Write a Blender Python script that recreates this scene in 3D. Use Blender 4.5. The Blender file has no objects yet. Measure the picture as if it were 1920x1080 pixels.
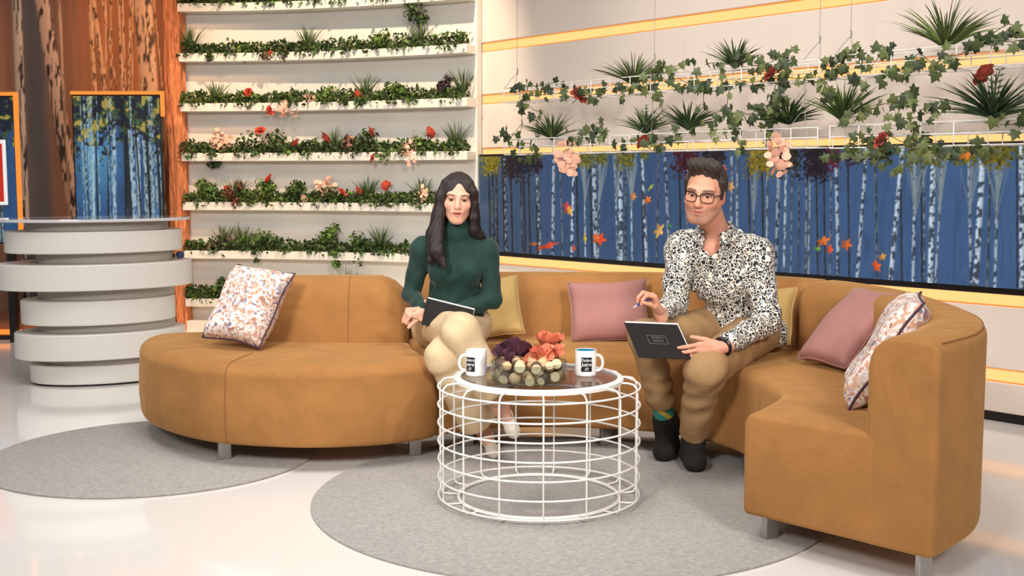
import bpy, math, random
import numpy as np
from mathutils import Vector, Matrix
random.seed(7); rng = np.random.default_rng(7)
sc = bpy.context.scene
COL = sc.collection
# ------------------------------------------------------------------ camera
FPX, HORIZ, CAMH = 2150.0, 336.0, 1.2
PITCH = math.atan((540 - HORIZ) / FPX)
cd = bpy.data.cameras.new('studio_camera'); cam = bpy.data.objects.new('studio_camera', cd); COL.objects.link(cam)
cd.sensor_width = 36; cd.lens = FPX * 36 / 1920; cd.clip_end = 60
cam.location = (0, 0, CAMH); cam.rotation_euler = (math.pi / 2 - PITCH, 0, 0)
sc.camera = cam
# ------------------------------------------------------------------ world, lights, exposure
W = bpy.data.worlds.new('studio'); sc.world = W; W.use_nodes = True
W.node_tree.nodes['Background'].inputs[0].default_value = (0.97, 0.98, 1.0, 1)
W.node_tree.nodes['Background'].inputs[1].default_value = 0.25
def area(name, loc, tgt, power, size, col=(1, .95, .89), spread=math.pi):
    l = bpy.data.lights.new(name, 'AREA'); l.energy = power; l.size = size; l.color = col; l.spread = spread
    o = bpy.data.objects.new(name, l); COL.objects.link(o); o.location = loc
    o.rotation_euler = (Vector(tgt) - Vector(loc)).to_track_quat('-Z', 'Y').to_euler(); return o
def spot(name, loc, tgt, power, ang, blend=.4, rad=.06, col=(1, .9, .78)):
    l = bpy.data.lights.new(name, 'SPOT'); l.energy = power; l.spot_size = math.radians(ang); l.spot_blend = blend
    l.shadow_soft_size = rad; l.color = col
    o = bpy.data.objects.new(name, l); COL.objects.link(o); o.location = loc
    o.rotation_euler = (Vector(tgt) - Vector(loc)).to_track_quat('-Z', 'Y').to_euler(); return o
area('key_light_left', (-1.9, -.6, 3.1), (-.1, 5.0, .9), 35, .9, (1, .965, .92), math.radians(64))
area('key_light_right', (1.9, -.6, 3.1), (.4, 5.1, 1.0), 27, .9, (1, .965, .92), math.radians(64))
area('overhead_light', (-.2, 4.0, 4.8), (-.2, 4.6, 0), 58, 2.0, (1, .97, .93), math.radians(120))
area('floor_light', (-2.6, 4.4, 4.6), (-2.3, 5.4, 0), 26, 1.2, (1, .97, .94), math.radians(110))
spot('wall_spot', (-.9, 6.95, 4.4), (-1.3, 9.0, 1.1), 600, 60, .5, .05, (1, .79, .54))
spot('right_wall_spot', (-.6, 4.6, 4.4), (2.0, 6.6, 1.7), 230, 60, .7, .12, (1, .87, .74))
spot('forest_spot', (-3.2, 6.6, 4.0), (-3.3, 9.3, 1.2), 260, 60, .7, .2, (1, .56, .28))
vs = sc.view_settings
vs.view_transform = 'Standard'; vs.look = 'None'; vs.exposure = 0.0; vs.gamma = 1.0; vs.use_curve_mapping = False
# ------------------------------------------------------------------ helpers
def lin(c):
    c = np.asarray(c, float) / 255.0
    return np.where(c <= .04045, c / 12.92, ((c + .055) / 1.055) ** 2.4)
def rgba(c): return tuple(float(v) for v in lin(c)) + (1.0,)
MATS = {}
def mat(name, col, rough=.6, metal=0, emit=0, ecol=None, var=0, vscale=20, bump=0, bscale=80, sheen=0, trans=0, spec=None,
        stretch=None, alpha=1, coat=0, attr=None, sss=0):
    if name in MATS: return MATS[name]
    m = bpy.data.materials.new(name); m.use_nodes = True; nt = m.node_tree; b = nt.nodes['Principled BSDF']
    b.inputs['Base Color'].default_value = rgba(col); b.inputs['Roughness'].default_value = rough
    b.inputs['Metallic'].default_value = metal
    if spec is not None: b.inputs['Specular IOR Level'].default_value = spec
    if sheen: b.inputs['Sheen Weight'].default_value = sheen; b.inputs['Sheen Roughness'].default_value = .4
    if trans: b.inputs['Transmission Weight'].default_value = trans
    if coat: b.inputs['Coat Weight'].default_value = coat; b.inputs['Coat Roughness'].default_value = .03
    if emit: b.inputs['Emission Color'].default_value = rgba(ecol or col); b.inputs['Emission Strength'].default_value = emit
    if alpha < 1: b.inputs['Alpha'].default_value = alpha
    tc = nt.nodes.new('ShaderNodeTexCoord'); src = tc.outputs['Object']
    if stretch:
        mp = nt.nodes.new('ShaderNodeMapping'); mp.inputs['Scale'].default_value = stretch
        nt.links.new(src, mp.inputs['Vector']); src = mp.outputs['Vector']
    colsock = None
    if attr:
        at = nt.nodes.new('ShaderNodeAttribute'); at.attribute_name = attr; colsock = at.outputs['Color']
    if var:
        n = nt.nodes.new('ShaderNodeTexNoise'); n.inputs['Scale'].default_value = vscale; n.inputs['Detail'].default_value = 4
        nt.links.new(src, n.inputs['Vector'])
        mr = nt.nodes.new('ShaderNodeMapRange'); mr.inputs['From Min'].default_value = .25; mr.inputs['From Max'].default_value = .75
        mr.inputs['To Min'].default_value = 1 - var; mr.inputs['To Max'].default_value = 1 + var
        nt.links.new(n.outputs['Fac'], mr.inputs['Value'])
        mx = nt.nodes.new('ShaderNodeMix'); mx.data_type = 'RGBA'; mx.blend_type = 'MULTIPLY'; mx.inputs['Factor'].default_value = 1
        if colsock: nt.links.new(colsock, mx.inputs['A'])
        else: mx.inputs['A'].default_value = rgba(col)
        nt.links.new(mr.outputs['Result'], mx.inputs['B']); colsock = mx.outputs['Result']
    if colsock:
        nt.links.new(colsock, b.inputs['Base Color'])
        if emit and attr: nt.links.new(colsock, b.inputs['Emission Color'])
    if bump:
        n = nt.nodes.new('ShaderNodeTexNoise'); n.inputs['Scale'].default_value = bscale; n.inputs['Detail'].default_value = 3
        nt.links.new(src, n.inputs['Vector'])
        bp = nt.nodes.new('ShaderNodeBump'); bp.inputs['Strength'].default_value = bump; bp.inputs['Distance'].default_value = .01
        nt.links.new(n.outputs['Fac'], bp.inputs['Height']); nt.links.new(bp.outputs['Normal'], b.inputs['Normal'])
    MATS[name] = m; return m
def link(name, me, parent=None):
    o = bpy.data.objects.new(name, me); COL.objects.link(o)
    if parent is not None: o.parent = parent
    return o
def meshdata(name, v, f, m=None, smooth=True, cols=None, mi=None, mats=None):
    me = bpy.data.meshes.new(name)
    v = np.asarray(v, float)
    if isinstance(f, np.ndarray) and f.ndim == 2:
        k = f.shape[1]; me.vertices.add(len(v)); me.vertices.foreach_set('co', v.astype(np.float32).ravel())
        me.loops.add(f.size); me.loops.foreach_set('vertex_index', f.astype(np.int32).ravel())
        me.polygons.add(len(f)); me.polygons.foreach_set('loop_start', np.arange(0, f.size, k, dtype=np.int32))
        me.polygons.foreach_set('loop_total', np.full(len(f), k, np.int32)); me.update(calc_edges=True)
    else:
        me.from_pydata([tuple(map(float, p)) for p in v], [], [tuple(map(int, q)) for q in f]); me.update()
    if mats:
        for x in mats: me.materials.append(x)
        if mi is not None: me.polygons.foreach_set('material_index', np.asarray(mi, np.int32))
    elif m is not None: me.materials.append(m)
    if smooth: me.polygons.foreach_set('use_smooth', np.ones(len(me.polygons), bool))
    if cols is not None:
        a = me.color_attributes.new('Col', 'FLOAT_COLOR', 'POINT')
        c4 = np.ones((len(v), 4), np.float32); c4[:, :3] = cols; a.data.foreach_set('color', c4.ravel())
    me.validate(); return me
def obj(name, v, f, m, parent=None, smooth=True, cols=None, autosmooth=None, mats=None, mi=None):
    me = meshdata(name, v, f, m, smooth, cols, mi, mats)
    o = link(name, me, parent)
    if autosmooth:
        try: me.set_sharp_from_angle(angle=math.radians(autosmooth))
        except Exception: pass
    return o
def tag(o, label, cat, group=None):
    o['label'] = label; o['category'] = cat
    if group: o['group'] = group
    return o
def thing(name, loc, label, cat, group=None, rz=0):
    o = bpy.data.objects.new(name, None); COL.objects.link(o); o.location = loc; o.rotation_euler = (0, 0, rz)
    o.empty_display_size = .05
    return tag(o, label, cat, group)
def struct(o): o['kind'] = 'structure'; return o
class MB:
    """collects vertices and faces of one mesh"""
    def __init__(s): s.v = []; s.f = []; s.c = []
    def add(s, v, f, c=None):
        n = len(s.v); s.v += [tuple(p) for p in v]; s.f += [tuple(i + n for i in q) for q in f]
        if c is not None: s.c += [c] * len(v)
        return s
    def box(s, c, size, R=None, col=None):
        x, y, z = [d / 2 for d in size]; pts = [Vector(p) for p in [(-x,-y,-z),(x,-y,-z),(x,y,-z),(-x,y,-z),(-x,-y,z),(x,-y,z),(x,y,z),(-x,y,z)]]
        if R is not None: pts = [R @ p for p in pts]
        s.add([p + Vector(c) for p in pts], [(0,3,2,1),(4,5,6,7),(0,1,5,4),(1,2,6,5),(2,3,7,6),(3,0,4,7)], col); return s
    def tube(s, pts, r, n=8, closed=False, cap=True, col=None):
        P = [Vector(p) for p in pts]; N = len(P); rr = r if hasattr(r, '__len__') else [r] * N
        ring = []; up = None
        for i in range(N):
            t = (P[(i+1) % N] - P[i-1]) if closed else (P[min(i+1, N-1)] - P[max(i-1, 0)])
            if t.length < 1e-9: t = Vector((0, 0, 1))
            t.normalize()
            if up is None:
                up = t.orthogonal().normalized()
                if closed: up = (Vector((0,0,1)) if abs(t.z) < .9 else Vector((1,0,0)))
            up = (up - t * up.dot(t)).normalized(); b = t.cross(up)
            ring.append([P[i] + (up * math.cos(a) + b * math.sin(a)) * rr[i] for a in [2*math.pi*k/n for k in range(n)]])
        v = [p for q in ring for p in q]; f = []
        for i in range(N if closed else N - 1):
            j = (i + 1) % N
            for k in range(n): f.append((i*n+k, i*n+(k+1) % n, j*n+(k+1) % n, j*n+k))
        if cap and not closed: f.append(tuple(range(n-1, -1, -1))); f.append(tuple((N-1)*n+k for k in range(n)))
        return s.add(v, f, col)
    def lathe(s, prof, n=48, c=(0, 0, 0), closed=False, col=None):
        v = []; f = []; m = len(prof)
        for k in range(n):
            a = 2*math.pi*k/n
            for (r, z) in prof: v.append((c[0]+r*math.cos(a), c[1]+r*math.sin(a), c[2]+z))
        for k in range(n):
            q = (k+1) % n
            for i in range(m if closed else m-1):
                j = (i+1) % m; f.append((k*m+i, q*m+i, q*m+j, k*m+j))
        return s.add(v, f, col)
    def build(s, name, m, parent=None, smooth=True, autosmooth=40):
        return obj(name, s.v, s.f, m, parent, smooth, cols=(np.array(s.c) if s.c else None), autosmooth=autosmooth)
def bevelled(o, w=.004, seg=2):
    b = o.modifiers.new('bevel', 'BEVEL'); b.width = w; b.segments = seg; b.limit_method = 'ANGLE'; b.angle_limit = math.radians(35); return o
def crom(pts, n):
    """Catmull-Rom through pts; returns n samples"""
    P = np.asarray(pts, float); N = len(P)
    Q = np.vstack([2*P[0]-P[1], P, 2*P[-1]-P[-2]]); out = []
    for s in np.linspace(0, N-1, n):
        i = min(int(s), N-2); t = s - i; a, b, c, d = Q[i:i+4]
        out.append(.5*((2*b)+(-a+c)*t+(2*a-5*b+4*c-d)*t*t+(-a+3*b-3*c+d)*t**3))
    return np.array(out)
def ray(x, y):
    f = np.array([0, math.cos(PITCH), -math.sin(PITCH)]); u = np.array([0, math.sin(PITCH), math.cos(PITCH)])
    return f + np.array([1., 0, 0])*(x-960)/FPX + u*(540-y)/FPX
def at(x, y, Y):
    """the real place at depth Y that was measured in the photograph at x, y"""
    d = ray(x, y); return np.array([0, 0, CAMH]) + d*(Y/d[1])
def onz(x, y, Z):
    d = ray(x, y); return np.array([0, 0, CAMH]) + d*((Z-CAMH)/d[2])
# ---- signed-distance bodies
def smin(a, b, k):
    h = np.clip(.5 + .5*(b-a)/k, 0, 1); return b*(1-h) + a*h - k*h*(1-h)
class Field:
    def __init__(s, lo, hi, h):
        s.lo = np.array(lo, float); s.h = h
        s.n = np.ceil((np.array(hi)-s.lo)/h).astype(int)+1
        s.ax = [(s.lo[i]+h*np.arange(s.n[i])).astype(np.float32) for i in range(3)]
        s.v = np.full(s.n, .5, np.float32)
    def sl(s, lo, hi, m):
        r = []
        for i in range(3):
            a = int(max(0, math.floor((lo[i]-m-s.lo[i])/s.h))); b = int(min(s.n[i], math.ceil((hi[i]+m-s.lo[i])/s.h)+1))
            if b <= a: return None
            r.append(slice(a, b))
        return tuple(r)
    def grid(s, S): return np.meshgrid(s.ax[0][S[0]], s.ax[1][S[1]], s.ax[2][S[2]], indexing='ij')
    def put(s, S, d, k, op):
        v = s.v[S]
        if op == 'add': s.v[S] = smin(v, d, k) if k > 0 else np.minimum(v, d)
        elif op == 'sub': s.v[S] = -smin(-v, d, k) if k > 0 else np.maximum(v, -d)
        elif op == 'and': s.v[S] = np.maximum(v, d)
    def cap(s, a, b, ra, rb, k=.02, op='add', sx=1.0):
        a = np.array(a, float); b = np.array(b, float); R = max(ra, rb)
        S = s.sl(np.minimum(a, b)-R, np.maximum(a, b)+R, .05+k)
        if S is None: return s
        X, Y, Z = s.grid(S); ba = b-a; L = max(float(ba@ba), 1e-12)
        h = np.clip(((X-a[0])*ba[0]+(Y-a[1])*ba[1]+(Z-a[2])*ba[2])/L, 0, 1)
        d = np.sqrt((X-a[0]-ba[0]*h)**2+(Y-a[1]-ba[1]*h)**2+(Z-a[2]-ba[2]*h)**2)-(ra+(rb-ra)*h)
        s.put(S, d, k, op); return s
    def ell(s, c, r, k=.02, op='add', R=None):
        c = np.array(c, float); r = np.array(r, float); m = r.max() if R is not None else r
        S = s.sl(c-m, c+m, .05+k)
        if S is None: return s
        X, Y, Z = s.grid(S); P = np.stack([X-c[0], Y-c[1], Z-c[2]], -1)
        if R is not None: P = P @ np.array(R)          # world -> local
        k0 = np.sqrt(((P/r)**2).sum(-1)); k1 = np.sqrt(((P/(r*r))**2).sum(-1))+1e-9
        s.put(S, k0*(k0-1)/k1, k, op); return s
    def half(s, p, n, keep=True):
        """keep the side away from n"""
        n = np.array(n, float); n /= np.linalg.norm(n)
        X, Y, Z = s.grid((slice(None),)*3)
        s.v = np.maximum(s.v, (X-p[0])*n[0]+(Y-p[1])*n[1]+(Z-p[2])*n[2]); return s
    def warp(s, fn):
        X, Y, Z = s.grid((slice(None),)*3); s.v = s.v + fn(X, Y, Z).astype(np.float32); return s
    def mesh(s):
        v = s.v.copy()
        for i in range(3):
            ix = [slice(None)]*3; ix[i] = 0; v[tuple(ix)] = np.maximum(v[tuple(ix)], .01); ix[i] = -1; v[tuple(ix)] = np.maximum(v[tuple(ix)], .01)
        sg = v < 0; c = np.zeros(np.array(v.shape)-1, np.int8)
        offs = [(i, j, k) for i in (0, 1) for j in (0, 1) for k in (0, 1)]
        for (i, j, k) in offs: c += sg[i:i+c.shape[0], j:j+c.shape[1], k:k+c.shape[2]]
        cells = np.argwhere((c > 0) & (c < 8)); vid = np.full(c.shape, -1, np.int64); vid[tuple(cells.T)] = np.arange(len(cells))
        acc = np.zeros((len(cells), 3)); cnt = np.zeros(len(cells))
        for a in offs:
            for ax in range(3):
                if a[ax]: continue
                b = list(a); b[ax] = 1
                va = v[tuple((cells+a).T)]; vb = v[tuple((cells+b).T)]; x = (va < 0) != (vb < 0)
                t = np.zeros(len(va)); t[x] = va[x]/(va[x]-vb[x])
                p = np.array(a)[None]+np.eye(3)[ax][None]*t[:, None]; acc[x] += p[x]; cnt[x] += 1
        V = s.lo+(cells+acc/cnt[:, None])*s.h; F = []
        for ax in range(3):
            o1, o2 = [(1, 2), (2, 0), (0, 1)][ax]
            A = [slice(None)]*3; B = [slice(None)]*3; A[ax] = slice(0, -1); B[ax] = slice(1, None)
            d = sg[tuple(A)] != sg[tuple(B)]; e = np.argwhere(d)
            e = e[(e[:, o1] > 0) & (e[:, o2] > 0) & (e[:, o1] < c.shape[o1]) & (e[:, o2] < c.shape[o2])]
            e1 = np.eye(3, dtype=int)[o1]; e2 = np.eye(3, dtype=int)[o2]
            q = np.stack([vid[tuple((e-e1-e2).T)], vid[tuple((e-e2).T)], vid[tuple(e.T)], vid[tuple((e-e1).T)]], 1)
            fl = ~sg[tuple(e.T)]; q[fl] = q[fl][:, ::-1]; F.append(q)
        F = np.vstack(F); F = F[(F >= 0).all(1)]
        return V, F
# ---- raster prints: a fine grid with a colour per vertex
def raster(name, o, u, v, wid, hei, nu, nv, fn, m, parent):
    a, b = np.meshgrid(np.linspace(0, 1, nu), np.linspace(0, 1, nv), indexing='ij')
    o = np.array(o, float); u = np.array(u, float); v = np.array(v, float)
    P = o + (a[..., None]*wid)*u + (b[..., None]*hei)*v
    c = lin(np.clip(fn(a*wid, b*hei), 0, 255)).reshape(-1, 3)
    i = np.arange(nu*nv).reshape(nu, nv); F = np.stack([i[:-1, :-1], i[1:, :-1], i[1:, 1:], i[:-1, 1:]], -1).reshape(-1, 4)
    return obj(name, P.reshape(-1, 3), F, m, parent, False, cols=c)
def vnoise(shape, cells, seed, octv=3):
    r = np.random.default_rng(seed); out = np.zeros(shape); amp = 1; tot = 0
    for _ in range(octv):
        g = r.random((cells[0]+2, cells[1]+2)); x = np.linspace(0, cells[0], shape[0]); y = np.linspace(0, cells[1], shape[1])
        xi = x.astype(int); yi = y.astype(int); fx = (x-xi)[:, None]; fy = (y-yi)[None]; fx = fx*fx*(3-2*fx); fy = fy*fy*(3-2*fy)
        A = g[np.ix_(xi, yi)]; B = g[np.ix_(xi+1, yi)]; C = g[np.ix_(xi, yi+1)]; D = g[np.ix_(xi+1, yi+1)]
        out += amp*((A*(1-fx)+B*fx)*(1-fy)+(C*(1-fx)+D*fx)*fy); tot += amp; amp *= .5; cells = (cells[0]*2, cells[1]*2)
    return out/tot
# ================================================================== SETTING
M_white = mat('white_paint', (228, 222, 212), .55, var=.03, vscale=3)
M_rwall = mat('warm_white_panel', (226, 212, 200), .5, var=.02, vscale=2)
M_ledge = mat('ledge_white', (232, 225, 212), .5)
M_led = mat('led_warm', (40, 26, 12), .5, emit=1.45, ecol=(255, 188, 116))
M_ledo = mat('led_orange', (40, 20, 8), .5, emit=1.15, ecol=(255, 140, 50))
M_black = mat('black_plastic', (14, 13, 14), .35)
M_floor = mat('floor_gloss', (238, 233, 228), .1, var=.012, vscale=1.2, coat=.3)
floor = struct(MB().box((0, 5, -.03), (14, 16, .06)).build('floor', M_floor))
# curved planter wall
def wl(X, off=0.0):
    """point on the curved wall at X, moved off metres towards the camera"""
    y = 9.2 - .12*(X+2.62)**2; s = -.24*(X+2.62); L = math.hypot(1, s)
    return (X + s/L*off, y - off/L)
def sweep_wall(x0, x1, d0, d1, z0, z1, n=40):
    v = []; f = []
    for i in range(n+1):
        X = x0 + (x1-x0)*i/n
        for (d, z) in ((d1, z0), (d1, z1), (d0, z1), (d0, z0)): p = wl(X, d); v.append((p[0], p[1], z))
    for i in range(n):
        for k in range(4): a = i*4+k; b = i*4+(k+1) % 4; f.append((a, a+4, b+4, b))
    f += [(0, 1, 2, 3), (n*4+3, n*4+2, n*4+1, n*4)]
    return v, f
v, f = sweep_wall(-2.62, -.255, -.06, 0, 0, 3.2)
wall_left = struct(obj('wall_left', v, f, M_white, autosmooth=30))
SHZ = [2.56, 2.177, 1.792, 1.405, 1.02, .637, .255]
for z in SHZ + [2.945]:
    v, f = sweep_wall(-2.60, -.265, .0, .13, z-.065, z)
    bevelled(obj('ledge', v, f, M_ledge, wall_left, autosmooth=30), .004)
v, f = sweep_wall(-2.60, -.265, 0, .1, 0.0, .075)
trim = struct(obj('trim_1', v, f, M_ledge, autosmooth=30))
# right wall: panels with light strips between
K = np.array([-.23, 8.6]); wd = np.array([.66063, -.75071]); wn = np.array([-.75071, -.66063])
RZ = math.atan2(wd[1], wd[0]); RR = Matrix.Rotation(RZ, 3, 'Z')
def wr(s, off, z): p = K + wd*s + wn*off; return (p[0], p[1], z)
def wbox(s0, s1, o0, o1, z0, z1):
    return MB().box(wr((s0+s1)/2, (o0+o1)/2, (z0+z1)/2), (s1-s0, o1-o0, z1-z0), RR)
SL = 6.6
wall_right = struct(wbox(-.02, SL, -.12, -.05, 0, 3.2).build('wall_right', M_rwall))
strips = [.233, .61, 1.003, 1.394, 1.786, 2.165, 2.56]
hh = .034
edges = [.05] + [e for c in strips for e in (c-hh, c+hh)] + [3.2]
for i in range(0, len(edges), 2):
    o = wbox(0, SL, -.05, 0, edges[i], edges[i+1]).build('panel', M_rwall, wall_right); bevelled(o, .006)
for c in strips:
    if c == 1.003: continue
    wbox(0.003, SL, -.05, -.012, c-hh+.007, c+hh-.007).build('light_strip', M_led, wall_right)
    for z0_ in (c-hh+.001, c+hh-.007): wbox(0.003, SL, -.05, -.013, z0_, z0_+.006).build('strip_edge', M_ledo, wall_right)
struct(wbox(0, SL, -.05, -.02, 0, .05).build('baseboard_right', M_black))
# ---- the long screen with its autumn forest picture
M_scr = mat('screen_picture', (40, 70, 120), .3, emit=1.0, attr='Col')
M_scr.node_tree.nodes['Principled BSDF'].inputs['Base Color'].default_value = (0, 0, 0, 1)
for l in list(M_scr.node_tree.links):
    if l.to_socket.name == 'Base Color': M_scr.node_tree.links.remove(l)
scr = thing('video_wall', wr(2.6, .02, .66), 'long black-framed video wall showing a blue birch forest with falling autumn leaves', 'screen', rz=RZ)
def local(o, ob): ob.parent = o; ob.matrix_parent_inverse = o.matrix_basis.inverted(); return ob
bevelled(local(scr, wbox(.0, 5.2, .0, .045, .64, 1.383).build('frame', M_black)), .006)
def s_of(px, py=400):
    d = ray(px, py); P0 = K + wn*.046; t = (P0@wn)/(d[:2]@wn); return (d[:2]*t - P0)@wd
def trunkmask(S, Z, st, sb, z0, z1, w):
    t = (Z-z0)/(z1-z0); c = sb + (st-sb)*t; return (S-c)/w
def screen_fn(S, Z):
    sh = S.shape; img = np.zeros(sh+(3,)); t = Z/Z.max(); x = S/4.1
    img[:] = np.array([58, 84, 122]) ; img *= (.86+.22*np.clip(x, 0, 1))[..., None]; img += (1-np.clip(x*4, 0, 1))[..., None]*np.array([16, 10, 0])
    n1 = vnoise(sh, (260, 4), 1); n2 = vnoise(sh, (60, 10), 2); img *= (.95+.1*n2)[..., None]
    # faint far trunks
    img *= (1-.08*np.clip((n1-.56)*6, 0, 1))[..., None]
    def trunk(pt, pb, wpx, br, dark=.5, lim=1.0, tint=(205, 222, 236)):
        st, sb = s_of(pt, 300), s_of(pb, 500); w = wpx*(s_of(pt+1)-s_of(pt))/2
        q = (S-(sb+(st-sb)*t))/w; m = np.clip(1.3-np.abs(q)**2, 0, 1)*(t < lim)
        bark = vnoise(sh, (300, 34), int(pt*7) % 9973, 2); b = np.clip((bark-.5+.12*(br-.6))*7+.5, 0, 1)
        shade = (.75+.35*np.clip(-q*.5+.5, 0, 1))
        c = (np.array(tint)*br)*shade[..., None]*(1-dark*(1-b))[..., None]+np.array([12, 18, 32])*(dark*(1-b))[..., None]
        img[:] = img*(1-m[..., None])+c*m[..., None]
    def branches(pb, base, spread, n, seed):
        r = np.random.default_rng(seed); s0 = s_of(pb); k = s_of(pb+1)-s_of(pb)
        for _ in range(n):
            a = r.uniform(-1, 1)*spread*k; h0 = base+r.uniform(0, .2); L = r.uniform(.25, .5)
            q = (t-h0)/L; m = (q > 0) & (q < 1); c = s0+a*np.clip(q, 0, 1)**1.1
            mm = m*np.clip(1.4-np.abs(S-c)/(1.1*k), 0, 1)*.6; img[:] = img*(1-mm[..., None])+np.array([150, 165, 170])*mm[..., None]*.8
    for px in (911, 918, 925, 937, 952, 971, 976, 985, 999, 1074, 1100, 1196, 1266, 1310, 1340, 1395, 1420, 1521, 1535, 1580, 1678, 1716, 1894):
        trunk(px, px+4, 4, .26, .4)
    for pt, pb, w, br in [(918, 920, 4, .4), (926, 925, 4, .45), (941, 945, 6, .62), (969, 976, 4, .45), (1000, 1008, 6, .75), (1033, 1031, 6, .8), (1044, 1050, 3, .55),
                          (1071, 1066, 6, .9), (1090, 1092, 4, .8), (1107, 1112, 9, .85), (1119, 1116, 4, .7), (1146, 1152, 4, .8), (1157, 1158, 9, .92), (1167, 1166, 4, .5), (1176, 1179, 4, .85),
                          (1197, 1206, 6, .9), (1228, 1225, 4, .5), (1240, 1249, 6, .7), (1283, 1280, 5, .75), (1364, 1364, 5, .75), (1374, 1375, 5, .75), (1402, 1408, 4, .6), (1431, 1430, 5, .7),
                          (1453, 1447, 7, .7), (1466, 1462, 5, .85), (1477, 1475, 3, .6), (1491, 1488, 3, .45), (1504, 1503, 5, .6), (1511, 1508, 4, .7), (1550, 1548, 3, .6), (1558, 1564, 7, .85),
                          (1615, 1599, 7, .85), (1631, 1636, 5, .5), (1682, 1661, 9, .95), (1706, 1703, 6, .85), (1722, 1724, 4, .6), (1740, 1735, 11, .98), (1757, 1745, 5, .8),
                          (1804, 1812, 6, .8), (1832, 1820, 12, .98), (1846, 1842, 5, .5), (1860, 1856, 6, .85), (1903, 1907, 11, .97), (1960, 1955, 9, .9), (2010, 2020, 10, .9)]:
        trunk(pt, pb, w, br, .72 if w > 5 else .55)
    for i, (pb, base, sp, n) in enumerate([(1091, .5, 16, 16), (1118, .52, 16, 12), (1178, .5, 16, 16), (1150, .55, 12, 10), (1706, .45, 26, 22), (1752, .5, 22, 16), (1806, .5, 22, 16), (1858, .45, 26, 22), (1406, .4, 12, 10)]):
        branches(pb, base, sp, n, 40+i)
    # foliage along the top
    fol = vnoise(sh, (340, 60), 5, 3)
    for px, w, dep, c in [(915, 22, .24, (128, 112, 22)), (960, 26, .3, (40, 30, 30)), (998, 14, .2, (92, 24, 38)), (985, 30, .22, (26, 26, 38)), (1090, 24, .16, (96, 96, 38)), (1120, 16, .12, (90, 88, 30)),
                          (1165, 22, .16, (100, 96, 36)), (1200, 10, .08, (84, 88, 40)), (1280, 32, .24, (62, 18, 30)), (1330, 26, .2, (38, 26, 30)), (1418, 36, .24, (122, 104, 30)), (1470, 26, .24, (40, 36, 24)),
                          (1520, 36, .3, (30, 22, 30)), (1552, 16, .2, (84, 20, 40)), (1585, 22, .15, (54, 24, 40)), (1640, 20, .1, (88, 92, 34)), (1720, 46, .18, (84, 80, 28)), (1790, 40, .16, (92, 86, 30)), (1860, 44, .18, (96, 88, 26)), (1930, 40, .2, (80, 80, 30))]:
        s0 = s_of(px); k = s_of(px+1)-s0
        g = np.clip(1-((S-s0)/(w*k))**2, 0, 1)*np.clip((t-(1-dep))/dep*2, 0, 1)
        m = np.clip((fol-.62+g*.5)*5, 0, 1)*(g > 0); fl = (.45+1.1*vnoise(sh, (420, 80), int(px), 2))
        img[:] = img*(1-m[..., None])+np.array(c)*fl[..., None]*m[..., None]
    # falling leaves
    r = np.random.default_rng(3)
    for px, py, w, h, ang, c in [(1058, 390, 8, 12, .3, (205, 70, 70)), (1062, 395, 5, 9, .3, (230, 170, 70)), (1118, 448, 12, 11, 0, (214, 72, 34)), (1112, 446, 6, 8, .5, (235, 110, 40)), (1020, 461, 22, 5, .35, (214, 70, 34)), (995, 457, 9, 3, .1, (190, 100, 40)),
                                 (1181, 368, 6, 7, 0, (222, 130, 66)), (1208, 375, 8, 6, .9, (226, 110, 40)), (1213, 352, 9, 2.5, .9, (180, 180, 50)), (1229, 432, 8, 14, -.4, (220, 165, 90)), (1249, 423, 4, 5, 0, (50, 130, 70)), (1348, 316, 7, 6, 0, (222, 88, 40)),
                                 (1363, 350, 6, 10, 0, (210, 150, 90)), (1535, 452, 13, 8, .5, (220, 110, 44)), (1524, 466, 7, 4, 0, (110, 160, 50)), (1547, 467, 6, 8, 0, (230, 80, 36)), (1578, 458, 10, 10, 0, (204, 96, 44)), (1634, 498, 8, 11, .5, (226, 90, 40)), (1645, 481, 7, 6, .5, (220, 150, 60)), (1800, 292, 15, 7, .2, (222, 122, 50)),
                                 (1070, 465, 4, 6, 0, (200, 70, 40)), (1091, 446, 3, 9, 0, (216, 180, 40))]:
        s0 = s_of(px, py); k = s_of(px+1, py)-s0; d = ray(px, py); P0 = K+wn*.046; tt = (P0@wn)/(d[:2]@wn); z0 = CAMH+d[2]*tt-.672; kz = tt/FPX
        X = (S-s0)/k; Yy = (Z-z0)/kz; ca, sa = math.cos(ang), math.sin(ang); a = (X*ca+Yy*sa)/w; b = (-X*sa+Yy*ca)/h
        rr = np.hypot(a, b); th = np.arctan2(b, a); m = np.clip((1+.28*np.cos(5*th+.7)-rr)*3, 0, 1)
        img[:] = img*(1-m[..., None])+np.array(c)*(.8+.3*np.clip(a+.5, 0, 1))[..., None]*m[..., None]
    return img
local(scr, raster('picture', wr(.03, .047, .672), (wd[0], wd[1], 0), (0, 0, 1), 4.95, .693, 900, 120, screen_fn, M_scr, None))
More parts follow.
